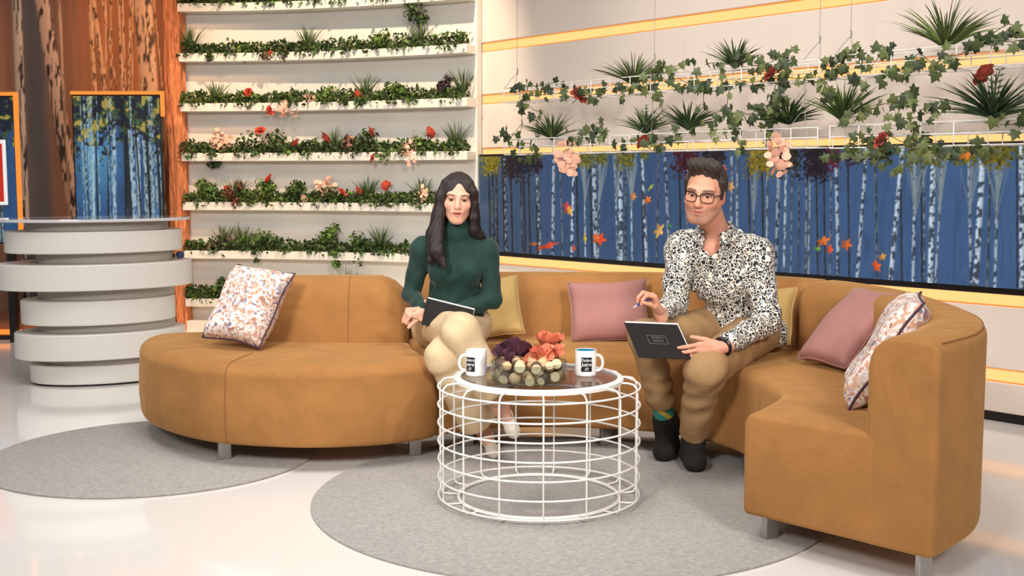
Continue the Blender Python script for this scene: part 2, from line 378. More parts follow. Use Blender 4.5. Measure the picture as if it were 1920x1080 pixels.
# ---- forest backdrop on the left (printed fabric), low plinth and bark column
M_print = mat('forest_print', (120, 80, 60), .85, attr='Col')
wall_back = struct(MB().box((-3.95, 9.42, 1.6), (2.75, .06, 3.2)).build('wall_back', M_black))
def back_fn(X, Z):  # print colours, trunks too, have the orange light on the fabric mixed in
    x = -5.3+X; px = 960+FPX*x/9.38; py = HORIZ-(Z-CAMH)*FPX/9.38
    sh = X.shape; img = np.zeros(sh+(3,))
    ks = [-200, 0, 25, 60, 75, 92, 105, 150, 185, 262, 300, 330]
    cs = np.array([(120, 88, 72), (150, 110, 90), (140, 96, 74), (92, 84, 84), (76, 76, 82), (84, 78, 80), (118, 84, 68), (140, 92, 66), (166, 102, 62), (176, 104, 60), (170, 104, 66), (150, 96, 64)], float)
    for c in range(3): img[..., c] = np.interp(px, ks, cs[:, c])
    img *= (.86+.3*vnoise(sh, (46, 3), 21))[..., None]
    def trunk(xt, xb, w, col, dark, seed, n=26):
        c = xt+(xb-xt)*py/430; q = (px-c)/(w/2); m = np.clip(1.5-np.abs(q)**4, 0, 1)
        b = np.clip((vnoise(sh, (190, n), seed, 3)-.5+.10*(1-np.clip(py/500, 0, 1)))*8+.6, 0, 1)
        cc = np.array(col)*(.8+.3*np.clip(.5+q*.5, 0, 1))[..., None]*(1-dark*(1-b))[..., None]
        img[:] = img*(1-m[..., None])+cc*m[..., None]
    trunk(48, 47, 17, (196, 178, 166), .75, 31); trunk(94, 146, 26, (206, 168, 146), .72, 32, 34)
    trunk(126, 132, 5, (200, 160, 130), .3, 37)
    for a, b, w in [(183, 191, 8), (188, 232, 9), (212, 200, 3), (222, 208, 3), (236, 240, 5), (242, 243, 4), (258, 236, 4), (262, 246, 3), (205, 262, 3), (300, 330, 3)]:
        trunk(a, b, w, (232, 170, 122), .55, int(a), 60)
    trunk(280, 298, 33, (250, 190, 144), .62, 35, 40)
    return img
raster('printed_fabric', (-5.3, 9.385, 0.0), (1, 0, 0), (0, 0, 1), 2.72, 3.2, 300, 300, back_fn, M_print, wall_back)
M_bark = mat('bark_column', (214, 128, 80), .85, var=.75, vscale=9, stretch=(14, 14, 1.1), bump=.8, bscale=14)
v = []; f = []; nc, nz = 40, 34
for j in range(nz+1):
    for i in range(nc):
        a = 2*math.pi*i/nc; r = .076*(1+.10*math.sin(7*a+2*math.sin(j*.35))+.05*math.sin(13*a+j*.5)+.02*math.sin(j*1.3+3*a))
        v.append((-2.655+r*math.cos(a), 9.16+r*math.sin(a), 3.2*j/nz))
for j in range(nz):
    for i in range(nc): f.append((j*nc+i, j*nc+(i+1) % nc, (j+1)*nc+(i+1) % nc, (j+1)*nc+i))
tag(obj('bark_column', v, f, M_bark), 'tall rough orange-lit bark column beside the white planter wall', 'column')
M_plinth = mat('plinth_brown', (150, 96, 64), .3)
struct(MB().box((-4.4, 8.95, .06), (3.3, .74, .12)).build('trim_2', M_plinth))
struct(MB().box((-4.5, 8.565, .055), (1.9, .03, .035)).build('trim_3', M_ledo))
struct(MB().box((-4.5, 8.56, .016), (1.75, .05, .032)).build('trim_4', M_black))
# ---- two upright screens in front of the backdrop
def small_screen(x0, x1, D, z0, z1, seed, label, logo=False, rz=0):
    t = thing('upright_screen', (x0, D, z0), label, 'screen', rz=rz); w = x1-x0; h = z1-z0
    bevelled(MB().box((w/2, .03, h/2), (w, .06, h)).build('casing', M_black, t), .006)
    def fn(X, Z):
        sh = X.shape; tt = Z/h; img = np.zeros(sh+(3,)); img[:] = (46, 78, 122); img *= (.7+.5*vnoise(sh, (6, 6), seed))[..., None]
        if not logo: img += (np.exp(-((X/w-.22)/.25)**2-((tt-.56)/.22)**2)*70)[..., None]*np.array([.5, .9, .8])
        r = np.random.default_rng(seed)
        for i in range(26 if not logo else 12):
            c = r.uniform(.05, .97)*w; br = r.choice([.15, .2, .7, .85]); ww = r.uniform(.006, .016); sl = r.uniform(-.05, .05)
            if not logo and i < 12: c = w*(.6+.38*r.random())
            m = np.clip(1.4-((X-c-sl*tt)/ww)**2, 0, 1)*(.9 if br < .5 else np.clip(vnoise(sh, (50, 34), 60+i)*3-.8, 0, 1)); img[:] = img*(1-m[..., None])+np.array((190, 215, 225))*br*m[..., None]
        fo = vnoise(sh, (22, 34), seed+1, 4); m = np.clip((fo-.72+.75*np.clip((tt-.48)*2, 0, 1))*6, 0, 1)*.9
        g = vnoise(sh, (16, 22), seed+2, 4); fc = np.where((g > .64)[..., None], np.array((176, 148, 60)), np.where((g > .5)[..., None], np.array((58, 76, 44)), np.array((26, 26, 34))))
        img[:] = img*(1-m[..., None])+fc*m[..., None]
        for i in range(14):
            c = r.uniform(.05, .97)*w; ww = r.uniform(.004, .010); m = np.clip(1.3-((X-c)/ww)**2, 0, 1)*np.clip(vnoise(sh, (40, 50), 90+i)*3-1, 0, 1)*.8
            img[:] = img*(1-m[..., None])+np.array((150, 180, 190))*m[..., None]
        if logo:
            lx0, lx1, lz0, lz1 = w-.63, w-.09, .27, .74
            m = (X > lx0) & (X < lx1) & (Z > lz0) & (Z < lz1); img[m] = (238, 236, 232)
            m = (X > lx0+.02) & (X < lx1-.025) & (Z > lz0+.025) & (Z < lz1-.025); img[m] = (196, 40, 24)
            m = (X > lx0+.14) & (X < lx1-.06) & (np.abs(Z-.46) < .03); img[m] = (238, 190, 150)
        return img
    raster('picture', (.012, -.001, .012), (1, 0, 0), (0, 0, 1), w-.024, h-.024, 150 if not logo else 110, 230, fn, M_scr, t)
    MB().box((w/2, -.004, h+.012), (w, .03, .024)).build('light_bar', M_ledo, t)
    if logo: MB().box((w+.012, -.004, h/2), (.024, .03, h+.048)).build('light_bar', M_ledo, t)
    else:
        MB().box((w+.012, -.004, h-.07), (.024, .03, .19)).build('light_bar', M_ledo, t)
        MB().box((w+.012, -.004, .09), (.024, .03, .18)).build('light_bar', M_ledo, t)
    for sx in (.12*w, .88*w): MB().box((sx, .05, -z0/2), (.05, .05, z0+.02)).build('leg', M_black, t)
small_screen(-3.345, -2.665, 8.8, .70, 1.84, 11, 'upright screen with a birch forest picture directly behind the round white desk')
small_screen(-4.36, -3.585, 8.4, .73, 1.80, 17, 'upright screen cut off by the left edge, with a red and white badge on it', True, rz=-.06)
# ================================================================== DESK
M_desk = mat('desk_white', (216, 212, 204), .38)
M_deskg = mat('desk_grey', (176, 168, 158), .5)
M_glassw = mat('frosted_glass', (206, 204, 206), .08, coat=.6)
desk = thing('bar_desk', (-2.47, 6.85, 0), 'tall white bar desk of stacked offset rounded discs', 'desk')
def disc(cx, cy, hw, z0, z1, name, m, bev=.005):
    a, b, th = .56*hw/.53, .36*hw/.53, math.radians(25); n = 72; v = []; f = []
    prof = [(0, z0, 0), (1-bev/hw, z0, 0), (1, z0+bev, 0), (1, z1-bev, 0), (1-bev/hw, z1, 0), (0, z1, 0)]
    for k in range(n):
        t = 2*math.pi*k/n; x, y = a*math.cos(t), b*math.sin(t)
        X, Y = x*math.cos(th)-y*math.sin(th), x*math.sin(th)+y*math.cos(th)
        for (s, z, _) in prof: v.append((cx+X*s, cy+Y*s, z))
    m6 = len(prof)
    for k in range(n):
        q = (k+1) % n
        for i in range(m6-1): f.append((k*m6+i, q*m6+i, q*m6+i+1, k*m6+i+1))
    return obj(name, v, f, m, desk, autosmooth=30)
disc(.02, .02, .41, .012, .118, 'ring', M_desk); disc(.02, .02, .40, 0, .012, 'base_shade', M_black, .002)  # thin black disc stands for the shadow in the gap under the base
disc(.03, .03, .36, .118, .158, 'core', M_deskg)
disc(0, 0, .46, .158, .308, 'ring', M_desk); disc(.03, .03, .37, .308, .36, 'core', M_deskg)
disc(.0, -.02, .414, .36, .50, 'ring', M_desk); disc(.03, .03, .37, .50, .565, 'core', M_deskg)
disc(-.02, -.0, .525, .565, .712, 'ring', M_desk); disc(.03, .03, .37, .712, .775, 'core', M_deskg)
disc(-.02, 0, .475, .775, .90, 'ring', M_desk); disc(0, 0, .38, .90, .955, 'core', M_deskg)
disc(-.025, 0, .525, .955, .972, 'table_top', M_glassw, .004)
mi = thing('small_microphone', (-2.08, 7.0, .727), 'small dark blue clip microphone lying on the right edge of the white desk', 'microphone')
MB().tube([(-.09, -.02, .0), (-.03, -.01, .004), (.02, 0, .008)], .011, 8).build('cable', M_black, mi)
MB().lathe([(0, -.022), (.016, -.02), (.024, -.008), (.026, .006), (.018, .02), (0, .024)], 16, (.05, .0, .012)).build('foam_head', mat('navy_foam', (46, 62, 96), .8), mi)
# ================================================================== RUGS
M_rug = mat('rug_grey', (170, 164, 158), .95, var=.22, vscale=60, bump=.7, bscale=240, sheen=.2)
def rug(c, r, label):
    mb = MB().lathe([(0, 0), (r-.004, 0), (r, .004), (r, .008), (r-.006, .012), (0, .012)], 96)
    o = mb.build('round_rug', M_rug); o.location = (c[0], c[1], 0); tag(o, label, 'rug', 'round grey rugs'); return o
rug((-1.56, 4.92), .70, 'round grey rug under the left end of the sofa')
rug((.22, 4.26), .97, 'large round grey rug under the wire coffee table')
# ================================================================== SOFA
def velvet(name, col):
    m = mat(name, col, .85, var=.13, vscale=7, bump=.15, bscale=260, sheen=.35, spec=.15)
    nt = m.node_tree; b = nt.nodes['Principled BSDF']
    b.inputs['Sheen Tint'].default_value = rgba((255, 206, 140))
    # fine vertical cord
    w = nt.nodes.new('ShaderNodeTexNoise'); w.inputs['Scale'].default_value = 30; w.inputs['Detail'].default_value = 5
    mp = nt.nodes.new('ShaderNodeMapping'); mp.inputs['Scale'].default_value = (9, 9, .8)
    tc = nt.nodes.new('ShaderNodeTexCoord'); nt.links.new(tc.outputs['Object'], mp.inputs['Vector']); nt.links.new(mp.outputs['Vector'], w.inputs['Vector'])
    mr = nt.nodes.new('ShaderNodeMapRange'); mr.inputs['To Min'].default_value = .91; mr.inputs['To Max'].default_value = 1.09
    nt.links.new(w.outputs['Fac'], mr.inputs['Value'])
    mx = nt.nodes.new('ShaderNodeMix'); mx.data_type = 'RGBA'; mx.blend_type = 'MULTIPLY'; mx.inputs['Factor'].default_value = 1
    old = b.inputs['Base Color'].links[0].from_socket
    nt.links.new(old, mx.inputs['A']); nt.links.new(mr.outputs['Result'], mx.inputs['B']); nt.links.new(mx.outputs['Result'], b.inputs['Base Color'])
    # soft creases in the loose cover
    n2 = nt.nodes.new('ShaderNodeTexNoise'); n2.inputs['Scale'].default_value = 3.6; n2.inputs['Detail'].default_value = 3; n2.inputs['Distortion'].default_value = .8
    mp2 = nt.nodes.new('ShaderNodeMapping'); mp2.inputs['Scale'].default_value = (1, 1.3, .9)
    nt.links.new(tc.outputs['Object'], mp2.inputs['Vector']); nt.links.new(mp2.outputs['Vector'], n2.inputs['Vector'])
    b2 = nt.nodes.new('ShaderNodeBump'); b2.inputs['Strength'].default_value = .4; b2.inputs['Distance'].default_value = .05
    nt.links.new(n2.outputs['Fac'], b2.inputs['Height'])
    ob = b.inputs['Normal'].links[0].from_node; nt.links.new(b2.outputs['Normal'], ob.inputs['Normal'])
    return m
M_sofa = velvet('ochre_velvet', (160, 112, 64))
M_seam = mat('ochre_seam', (140, 94, 48), .8)
M_chrome = mat('brushed_steel', (190, 186, 184), .3, metal=.9)
FR = crom([(.76, 3.70), (.87, 3.87), (.955, 4.06), (.95, 4.3), (.915, 4.54), (.82, 4.73), (.66, 4.89), (.40, 4.98), (.1, 5.01), (-.15, 4.96), (-.335, 4.84)], 81)
BI = crom([(1.06, 3.385), (1.24, 3.62), (1.37, 3.93), (1.42, 4.28), (1.41, 4.68), (1.30, 5.04), (1.04, 5.33), (.7, 5.46), (.3, 5.50), (-.15, 5.48), (-.49, 5.40)], 81)
OU = crom([(1.215, 3.225), (1.45, 3.50), (1.60, 3.87), (1.655, 4.3), (1.65, 4.77), (1.52, 5.22), (1.20, 5.56), (.79, 5.70), (.3, 5.74), (-.15, 5.72), (-.47, 5.63)], 81)
def rrect(w, z0, z1, r, e, n=5, lean=0):
    """rounded rectangle profile (d,z); r = radii (front-bottom, back-bottom, back-top, front-top); e = inset"""
    pts = []; cs = [((0, z0), r[0], math.pi, 1.5*math.pi), ((w, z0), r[1], 1.5*math.pi, 2*math.pi), ((w, z1), r[2], 0, .5*math.pi), ((0, z1), r[3], .5*math.pi, math.pi)]
    for (cx, cz), rr, a0, a1 in cs:
        q = max(rr, .004); ox = cx+(q if cx == 0 else -q); oz = cz+(q if cz == z0 else -q)
        for i in range(n+1):
            a = a0+(a1-a0)*i/n; R = max(q-e, .002) if q > e else .002
            ee = e if q <= e else 0
            x = ox+math.cos(a)*R; z = oz+math.sin(a)*R
            if q <= e: x += (e-q)*(1 if cx == 0 else -1); z += (e-q)*(1 if cz == z0 else -1)
            if lean: x += lean*max(0, (z-z0)/(z1-z0))*(1-x/w)
            pts.append((x, z))
    return pts
def loft(name, A, B, prof, parent, rnd=.03, m=None, sub=True, puff=0):
    """solid swept along the curves A (front) and B (back); prof(u, w, inset) gives the section"""
    n = len(A); rings = []
    L = np.concatenate([[0], np.cumsum(np.linalg.norm(np.diff(A+B, axis=0)/2, axis=1))]); tot = L[-1]
    inset = [(rnd*(1-math.cos(a)), rnd*(1-math.sin(a))) for a in np.linspace(math.pi/2, 0, 5)]  # (inset, shift)
    stations = [(rnd*(1-math.sin(a)), rnd*(1-math.cos(a))) for a in np.linspace(0, math.pi/2, 5)]
    # station: distance from end, inset
    st = [(rnd*(1-math.cos(a)), rnd*(1-math.sin(a))) for a in np.linspace(0, math.pi/2, 5)]
    pos = [(d, e) for d, e in st]+[(l, 0) for l in L if rnd*1.3 < l < tot-rnd*1.3]+[(tot-d, e) for d, e in reversed(st)]
    for (l, e) in pos:
        a = np.array([np.interp(l, L, A[:, i]) for i in range(2)]); b = np.array([np.interp(l, L, B[:, i]) for i in range(2)])
        dr = b-a; w = np.linalg.norm(dr); dr /= w
        rings.append([(a[0]+dr[0]*d, a[1]+dr[1]*d, z) for d, z in prof(l/tot, w, e)])
    k = len(rings[0]); v = [p for r in rings for p in r]; f = []
    for i in range(len(rings)-1):
        for j in range(k): q = (j+1) % k; f.append((i*k+j, i*k+q, (i+1)*k+q, (i+1)*k+j))
    f.append(tuple(range(k-1, -1, -1))); f.append(tuple((len(rings)-1)*k+j for j in range(k)))
    # orient outward
    o = obj(name, v, f, m or M_sofa, parent, autosmooth=60)
    import bmesh
    bm = bmesh.new(); bm.from_mesh(o.data); bmesh.ops.recalc_face_normals(bm, faces=bm.faces); bm.to_mesh(o.data); bm.free()
    return o
def seatp(u, w, e): return rrect(w, .10+e*0, .442, (.02, .02, .02, .045), e)
def leg_at(x, y, parent, h=.105):
    z0 = .0125 if math.hypot(x-.22, y-4.26) < .97 or math.hypot(x+1.56, y-4.92) < .70 else 0
    o = bevelled(MB().box((x, y, (h+z0)/2), (.055, .02, h-z0), Matrix.Rotation(.5, 3, 'Z')).build('leg', M_chrome, parent), .003); return o
def seam(pts, parent, r=.0035): return MB().tube(pts, r, 6).build('seam', M_seam, parent)
# right-hand module (flat end towards the camera)
J = 42
s3 = thing('sofa_module', (1.2, 4.2, 0), 'curved ochre velvet sofa end section nearest the camera on the right', 'sofa', 'ochre velvet sofa sections')
s2 = thing('sofa_module', (.3, 5.1, 0), 'curved ochre velvet middle sofa section that both people sit on', 'sofa', 'ochre velvet sofa sections')
s1 = thing('sofa_module', (-1.1, 5.1, 0), 'ochre velvet left sofa section with a rounded backless end', 'sofa', 'ochre velvet sofa sections')
def under(par, ob): ob.parent = par; ob.matrix_parent_inverse = Matrix.Translation(par.location).inverted(); return ob
def seat_of(par, i0, i1):
    mid = BI[i0:i1]+(BI[i0:i1]-FR[i0:i1])*.10
    return under(par, loft('seat', FR[i0:i1], mid, seatp, None, .02))
def back3(u, w, e): return rrect(w, .10, .742, (.02, .02, .045, .10), e, lean=.0)
def back2(u, w, e): return rrect(w, .10, .742, (.02, .02, .06, .10), e, lean=.045)
seat_of(s3, 0, J); under(s3, loft('backrest', BI[0:J], OU[0:J], back3, None, .02))
seat_of(s2, J-1, 81); under(s2, loft('backrest', BI[J-1:81], OU[J-1:81], back2, None, .03))
for x, y in ((.86, 3.72), (1.24, 3.36), (1.5, 4.3), (1.02, 4.36)): under(s3, leg_at(x, y, None))
for x, y in ((.97, 4.62), (1.3, 5.3), (-.2, 5.04), (-.2, 5.6), (.5, 5.6), (.42, 5.06)): under(s2, leg_at(x, y, None))
# seams of the end face
e0 = np.array([.76, 3.70]); e1 = np.array([1.215, 3.225])
seam_pts = [(OU[i][0]*.946+BI[i][0]*.054, OU[i][1]*.946+BI[i][1]*.054, .7295) for i in range(1, J-1, 2)]
under(s3, seam(seam_pts, None, .003))
# the left module: backless rounded end with a low back behind
OUT = [(-.325, 4.83), (-.44, 4.715), (-.60, 4.645), (-.88, 4.615), (-1.21, 4.69), (-1.45, 4.86), (-1.63, 5.08), (-1.75, 5.33), (-1.785, 5.52), (-1.74, 5.66), (-1.58, 5.72), (-1.3, 5.72), (-1.0, 5.68), (-.70, 5.63), (-.49, 5.58), (-.475, 5.40), (-.43, 5.18), (-.375, 4.99)]
def closed_curve(P, n):
    P = np.array(P); Q = np.vstack([P[-2:], P, P[:3]]); c = crom(Q, (len(Q)-1)*12+1); c = c[24:24+len(P)*12]; return c
oc = closed_curve(OUT, 0); nC = len(oc); tg = np.roll(oc, -1, 0)-np.roll(oc, 1, 0); nr = np.stack([tg[:, 1], -tg[:, 0]], 1); nr /= np.linalg.norm(nr, axis=1)[:, None]
cen = oc.mean(0)
if ((oc-cen)*nr).sum() < 0: nr = -nr
prof = [(.10, .045), (.10, .02), (.108, .006), (.125, 0), (.2, -.006), (.3, -.004), (.38, .002)]+[(.442-.06*(1-math.sin(a)), .06*(1-math.cos(a))) for a in np.linspace(0.15, math.pi/2, 7)]
v = []; f = []
for z, ins in prof:
    for i in range(nC): p = oc[i]-nr[i]*ins; v.append((p[0], p[1], z))
for sc_ in (.8, .5, .2):
    for i in range(nC): p = cen+(oc[i]-nr[i]*.06-cen)*sc_; v.append((p[0], p[1], .442+.004*(1-sc_)))
nr_ = len(prof)+3
for j in range(nr_-1):
    for i in range(nC): q = (i+1) % nC; f.append((j*nC+i, j*nC+q, (j+1)*nC+q, (j+1)*nC+i))
f.append(tuple((nr_-1)*nC+i for i in range(nC))); f.append(tuple(range(nC-1, -1, -1)))
under(s1, obj('seat', v, f, M_sofa, None, autosmooth=60))
LB = crom([(-1.30, 5.36), (-1.05, 5.29), (-.75, 5.27), (-.50, 5.28)], 24); LO = crom([(-1.22, 5.60), (-1.0, 5.55), (-.75, 5.54), (-.49, 5.55)], 24)
def back1(u, w, e):
    h = .742; rL, rR = .30, .20
    if u < rL: h -= .16*(1-math.sqrt(max(0, 1-((rL-u)/rL)**2)))
    if u > 1-rR: h -= .16*(1-math.sqrt(max(0, 1-((u-1+rR)/rR)**2)))
    return rrect(w, .40, h, (.02, .02, .05, .09), e, lean=.06)
under(s1, loft('backrest', LB, LO, back1, None, .03))
# seams on the left module
_a, _b = LB[15], LO[15]; _d = _b-_a; _w = np.linalg.norm(_d); _d = _d/_w
_pp = [p_ for p_ in back1(15/23, _w, 0)[18:]]
_pp = sorted([p_ for p_ in _pp if p_[1] > .45], key=lambda p_: p_[1]); _pp = [(_pp[0][0]-.035, .448)]+_pp
under(s1, seam([(_a[0]+_d[0]*(d_-.0002), _a[1]+_d[1]*(d_-.0002), z_) for d_, z_ in _pp], None, .0028))
def front_pt(px):
    i = min(range(nC), key=lambda k: abs(960+FPX*oc[k][0]/oc[k][1]-px)+(0 if oc[k][1] < 5.0 else 1e6)); return oc[i], nr[i]
p, n_ = front_pt(412)
under(s1, seam([(p[0]-n_[0]*i_+n_[0]*.0005, p[1]-n_[1]*i_+n_[1]*.0005, z) for z, i_ in prof[2:]]+[(p[0]*.85+cen[0]*.15, p[1]*.85+cen[1]*.15+.04, .4425), (p[0]*.7+cen[0]*.3, p[1]*.7+cen[1]*.3+.12, .4435)], None))
for x, y in ((-1.225, 4.80), (-.42, 4.86), (-1.62, 5.5), (-.6, 5.5)): under(s1, leg_at(x, y, None))
# ================================================================== CUSHIONS
def floral(name):
    m = bpy.data.materials.new(name); m.use_nodes = True; nt = m.node_tree; b = nt.nodes['Principled BSDF']; b.inputs['Roughness'].default_value = .85
    tc = nt.nodes.new('ShaderNodeTexCoord'); n0 = nt.nodes.new('ShaderNodeTexNoise'); n0.inputs['Scale'].default_value = 14; n0.inputs['Detail'].default_value = 2
    mx0 = nt.nodes.new('ShaderNodeMix'); mx0.data_type = 'RGBA'; mx0.inputs['Factor'].default_value = .06
    nt.links.new(tc.outputs['Object'], n0.inputs['Vector']); nt.links.new(tc.outputs['Object'], mx0.inputs['A']); nt.links.new(n0.outputs['Color'], mx0.inputs['B'])
    vo = nt.nodes.new('ShaderNodeTexVoronoi'); vo.inputs['Scale'].default_value = 88; nt.links.new(mx0.outputs['Result'], vo.inputs['Vector'])
    sp = nt.nodes.new('ShaderNodeSeparateColor'); nt.links.new(vo.outputs['Color'], sp.inputs['Color'])
    cr = nt.nodes.new('ShaderNodeValToRGB'); cr.color_ramp.interpolation = 'CONSTANT'; el = cr.color_ramp.elements
    cols = [(0, (226, 214, 208)), (.36, (206, 160, 132)), (.52, (232, 222, 216)), (.66, (190, 142, 122)), (.76, (214, 190, 176)), (.86, (128, 118, 138)), (.93, (178, 166, 174)), (.965, (164, 118, 98))]
    el[0].position = 0; el[0].color = rgba(cols[0][1]); el[1].position = cols[1][0]; el[1].color = rgba(cols[1][1])
    for p, c in cols[2:]: e = el.new(p); e.color = rgba(c)
    nt.links.new(sp.outputs['Red'], cr.inputs['Fac']); nt.links.new(cr.outputs['Color'], b.inputs['Base Color']); return m
M_flor = floral('floral_cloth'); M_pipe = mat('plum_piping', (74, 48, 62), .8)
M_yel = mat('mustard_cloth', (192, 158, 96), .9, var=.06, vscale=12, bump=.3, bscale=30, sheen=.2)
M_pink = mat('dusty_pink_cloth', (162, 112, 105), .9, var=.05, vscale=12, bump=.35, bscale=26, sheen=.2)
def cushion(c, right, up, w, h, T, m, label, piping=False, seed=0):
    c = np.array(c, float); R = np.array(right, float); R /= np.linalg.norm(R); U = np.array(up, float); U -= R*(U@R); U /= np.linalg.norm(U); N = np.cross(R, U)
    t = thing('cushion', c, label, 'cushion', 'sofa cushions'); n = 25; r = np.random.default_rng(seed); ph = r.uniform(0, 6, 6)
    g = np.linspace(-1, 1, n); a, b = np.meshgrid(g, g, indexing='ij')
    th = T*.5*np.clip((1-a**4)*(1-b**4), 0, 1)**.42
    th *= 1+.06*np.sin(3*a+ph[0])*np.sin(2.6*b+ph[1])
    x = a*w/2*(1-.07*(1-b**2)*np.abs(a)**3); y = b*h/2*(1-.07*(1-a**2)*np.abs(b)**3)
    wob = .006*np.sin(4*a+ph[2])+.006*np.sin(5*b+ph[3])
    v = []; f = []
    for sg in (1, -1):
        P = R*x[..., None]+U*y[..., None]+N*((sg*th)+wob)[..., None]; v.append(P.reshape(-1, 3))
    idx = np.arange(n*n).reshape(n, n)
    q = np.stack([idx[:-1, :-1], idx[1:, :-1], idx[1:, 1:], idx[:-1, 1:]], -1).reshape(-1, 4); f = np.vstack([q, q[:, ::-1]+n*n])
    V = np.vstack(v)
    import bmesh
    me = meshdata('cover', V, f, m); bm = bmesh.new(); bm.from_mesh(me); bmesh.ops.remove_doubles(bm, verts=bm.verts, dist=.0004); bmesh.ops.recalc_face_normals(bm, faces=bm.faces); bm.to_mesh(me); bm.free()
    me.polygons.foreach_set('use_smooth', np.ones(len(me.polygons), bool)); link('cover', me, t)
    ring = [V[idx[i, 0]] for i in range(n)]+[V[idx[-1, i]] for i in range(1, n)]+[V[idx[i, -1]] for i in range(n-2, -1, -1)]+[V[idx[0, i]] for i in range(n-2, 0, -1)]
    MB().tube(ring, .0045 if piping else .003, 6, closed=True).build('piping', M_pipe if piping else m, t)
    return t
def cushion_px(tl, tr, bl, Y0, Y1, T, m, label, piping=False, seed=0, Yr=None):
    """corners measured in the photograph: top left, top right, bottom left; Y0 depth of the top, Y1 of the bottom, Yr of the right side"""
    A = at(*tl, Y0); B = at(*tr, Y0 if Yr is None else Yr); C = at(*bl, Y1); r = B-A; u = A-C
    return cushion((B+C)/2, r, u, np.linalg.norm(r), np.linalg.norm(u), T, m, label, piping, seed)
cushion_px((437, 494), (542, 510), (388, 634), 5.33, 5.12, .15, M_flor, 'floral cushion with plum piping leaning on the left sofa back', True, 1, Yr=5.20)
cushion_px((862, 530), (972, 515), (870, 641), 5.44, 5.33, .10, M_yel, 'mustard yellow cushion beside the person in green', seed=2, Yr=5.44)
cushion_px((1064, 532), (1212, 524), (1070, 644), 5.44, 5.32, .11, M_pink, 'dusty pink cushion on the sofa between the two people', seed=3, Yr=5.44)
cushion_px((1390, 545), (1492, 538), (1380, 650), 5.24, 5.12, .10, M_yel, 'mustard yellow cushion half hidden behind the person with glasses', seed=4, Yr=5.08)
cushion_px((1578, 543), (1672, 556), (1520, 672), 4.86, 4.60, .12, M_pink, 'dusty pink cushion leaning on the curved right sofa back', seed=5, Yr=4.60)
cushion((1.2195+.06, 3.69+.19, .62), (.30, .95, 0), (.235, .06, .35), .40, .43, .13, M_flor, 'floral cushion with plum piping against the near right sofa back', True, 6)
# ================================================================== COFFEE TABLE
M_wire = mat('white_wire', (236, 232, 226), .35)
TC = (.10, 4.21)
tb = thing('wire_table', (TC[0], TC[1], .012), 'round white wire coffee table with a glass top', 'table')
def circ(r, z, n=72, ph=0): return [(r*math.cos(2*math.pi*k/n+ph), r*math.sin(2*math.pi*k/n+ph), z) for k in range(n)]
for i in range(7): MB().tube(circ(.375, .022+i*.0675), .0036, 8, closed=True).build('hoop', M_wire, tb)
for k in range(15):
    a = -math.pi/2+2*math.pi*k/15+.02; c, s = math.cos(a), math.sin(a); pts = []
    prof = [(.30, .006), (.34, .006), (.362, .010), (.371, .024), (.371, .41), (.368, .432), (.355, .446), (.335, .450), (.30, .450)]
    MB().tube([(r*c, r*s, z) for r, z in prof], .0034, 7).build('upright', M_wire, tb)
MB().lathe([(.292, .444), (.313, .444), (.314, .457), (.308, .462), (.292, .462)], 72, closed=True).build('top_rim', M_wire, tb)
MB().tube(circ(.30, .0075), .007, 8, closed=True).build('bottom_ring', M_wire, tb)
M_glass = mat('clear_glass', (235, 240, 240), .02, trans=1)
M_glass.node_tree.nodes['Principled BSDF'].inputs['IOR'].default_value = 1.45
def thinglass(name, tint, refl=.14):
    m = bpy.data.materials.new(name); m.use_nodes = True; nt = m.node_tree; nt.nodes.remove(nt.nodes['Principled BSDF'])
    tr = nt.nodes.new('ShaderNodeBsdfTransparent'); tr.inputs[0].default_value = rgba(tint); gl = nt.nodes.new('ShaderNodeBsdfGlossy'); gl.inputs['Roughness'].default_value = .03
    lw = nt.nodes.new('ShaderNodeLayerWeight'); lw.inputs[0].default_value = .5; pw = nt.nodes.new('ShaderNodeMath'); pw.operation = 'POWER'; pw.inputs[1].default_value = 3.0
    fr = nt.nodes.new('ShaderNodeMath'); fr.operation = 'MULTIPLY_ADD'; fr.inputs[1].default_value = .42; fr.inputs[2].default_value = .03
    nt.links.new(lw.outputs['Facing'], pw.inputs[0]); nt.links.new(pw.outputs[0], fr.inputs[0]); mx = nt.nodes.new('ShaderNodeMixShader')
    nt.links.new(fr.outputs[0], mx.inputs[0]); nt.links.new(tr.outputs[0], mx.inputs[1]); nt.links.new(gl.outputs[0], mx.inputs[2]); nt.links.new(mx.outputs[0], nt.nodes['Material Output'].inputs[0]); return m
M_tglass = thinglass('table_glass', (226, 222, 222)); M_bglass = thinglass('bowl_glass', (236, 240, 240))
MB().lathe([(0, .449), (.292, .449), (.292, .457), (0, .457)], 72).build('glass_top', M_tglass, tb)
ZT = .012+.457
# mugs
M_cer = mat('white_ceramic', (236, 232, 230), .18); M_blue = mat('blue_glaze', (44, 128, 166), .2)
M_ink = mat('black_print', (16, 15, 16), .4); M_txt = mat('white_print', (232, 230, 226), .4); M_txtd = mat('grey_print', (96, 92, 92), .5)
def text_mesh(body, size, spacing=1.0, shear=0):
    cu = bpy.data.curves.new('lettering', 'FONT'); cu.body = body; cu.size = size; cu.align_x = 'CENTER'; cu.align_y = 'CENTER'; cu.shear = shear; cu.space_character = spacing; cu.offset = size*.012
    o = bpy.data.objects.new('lettering', cu); COL.objects.link(o); dg = bpy.context.evaluated_depsgraph_get(); dg.update()
    me = bpy.data.meshes.new_from_object(o.evaluated_get(dg)); v = np.array([p.co[:] for p in me.vertices]); f = [tuple(p.vertices) for p in me.polygons]
    COL.objects.unlink(o); bpy.data.objects.remove(o); bpy.data.meshes.remove(me); return v, f
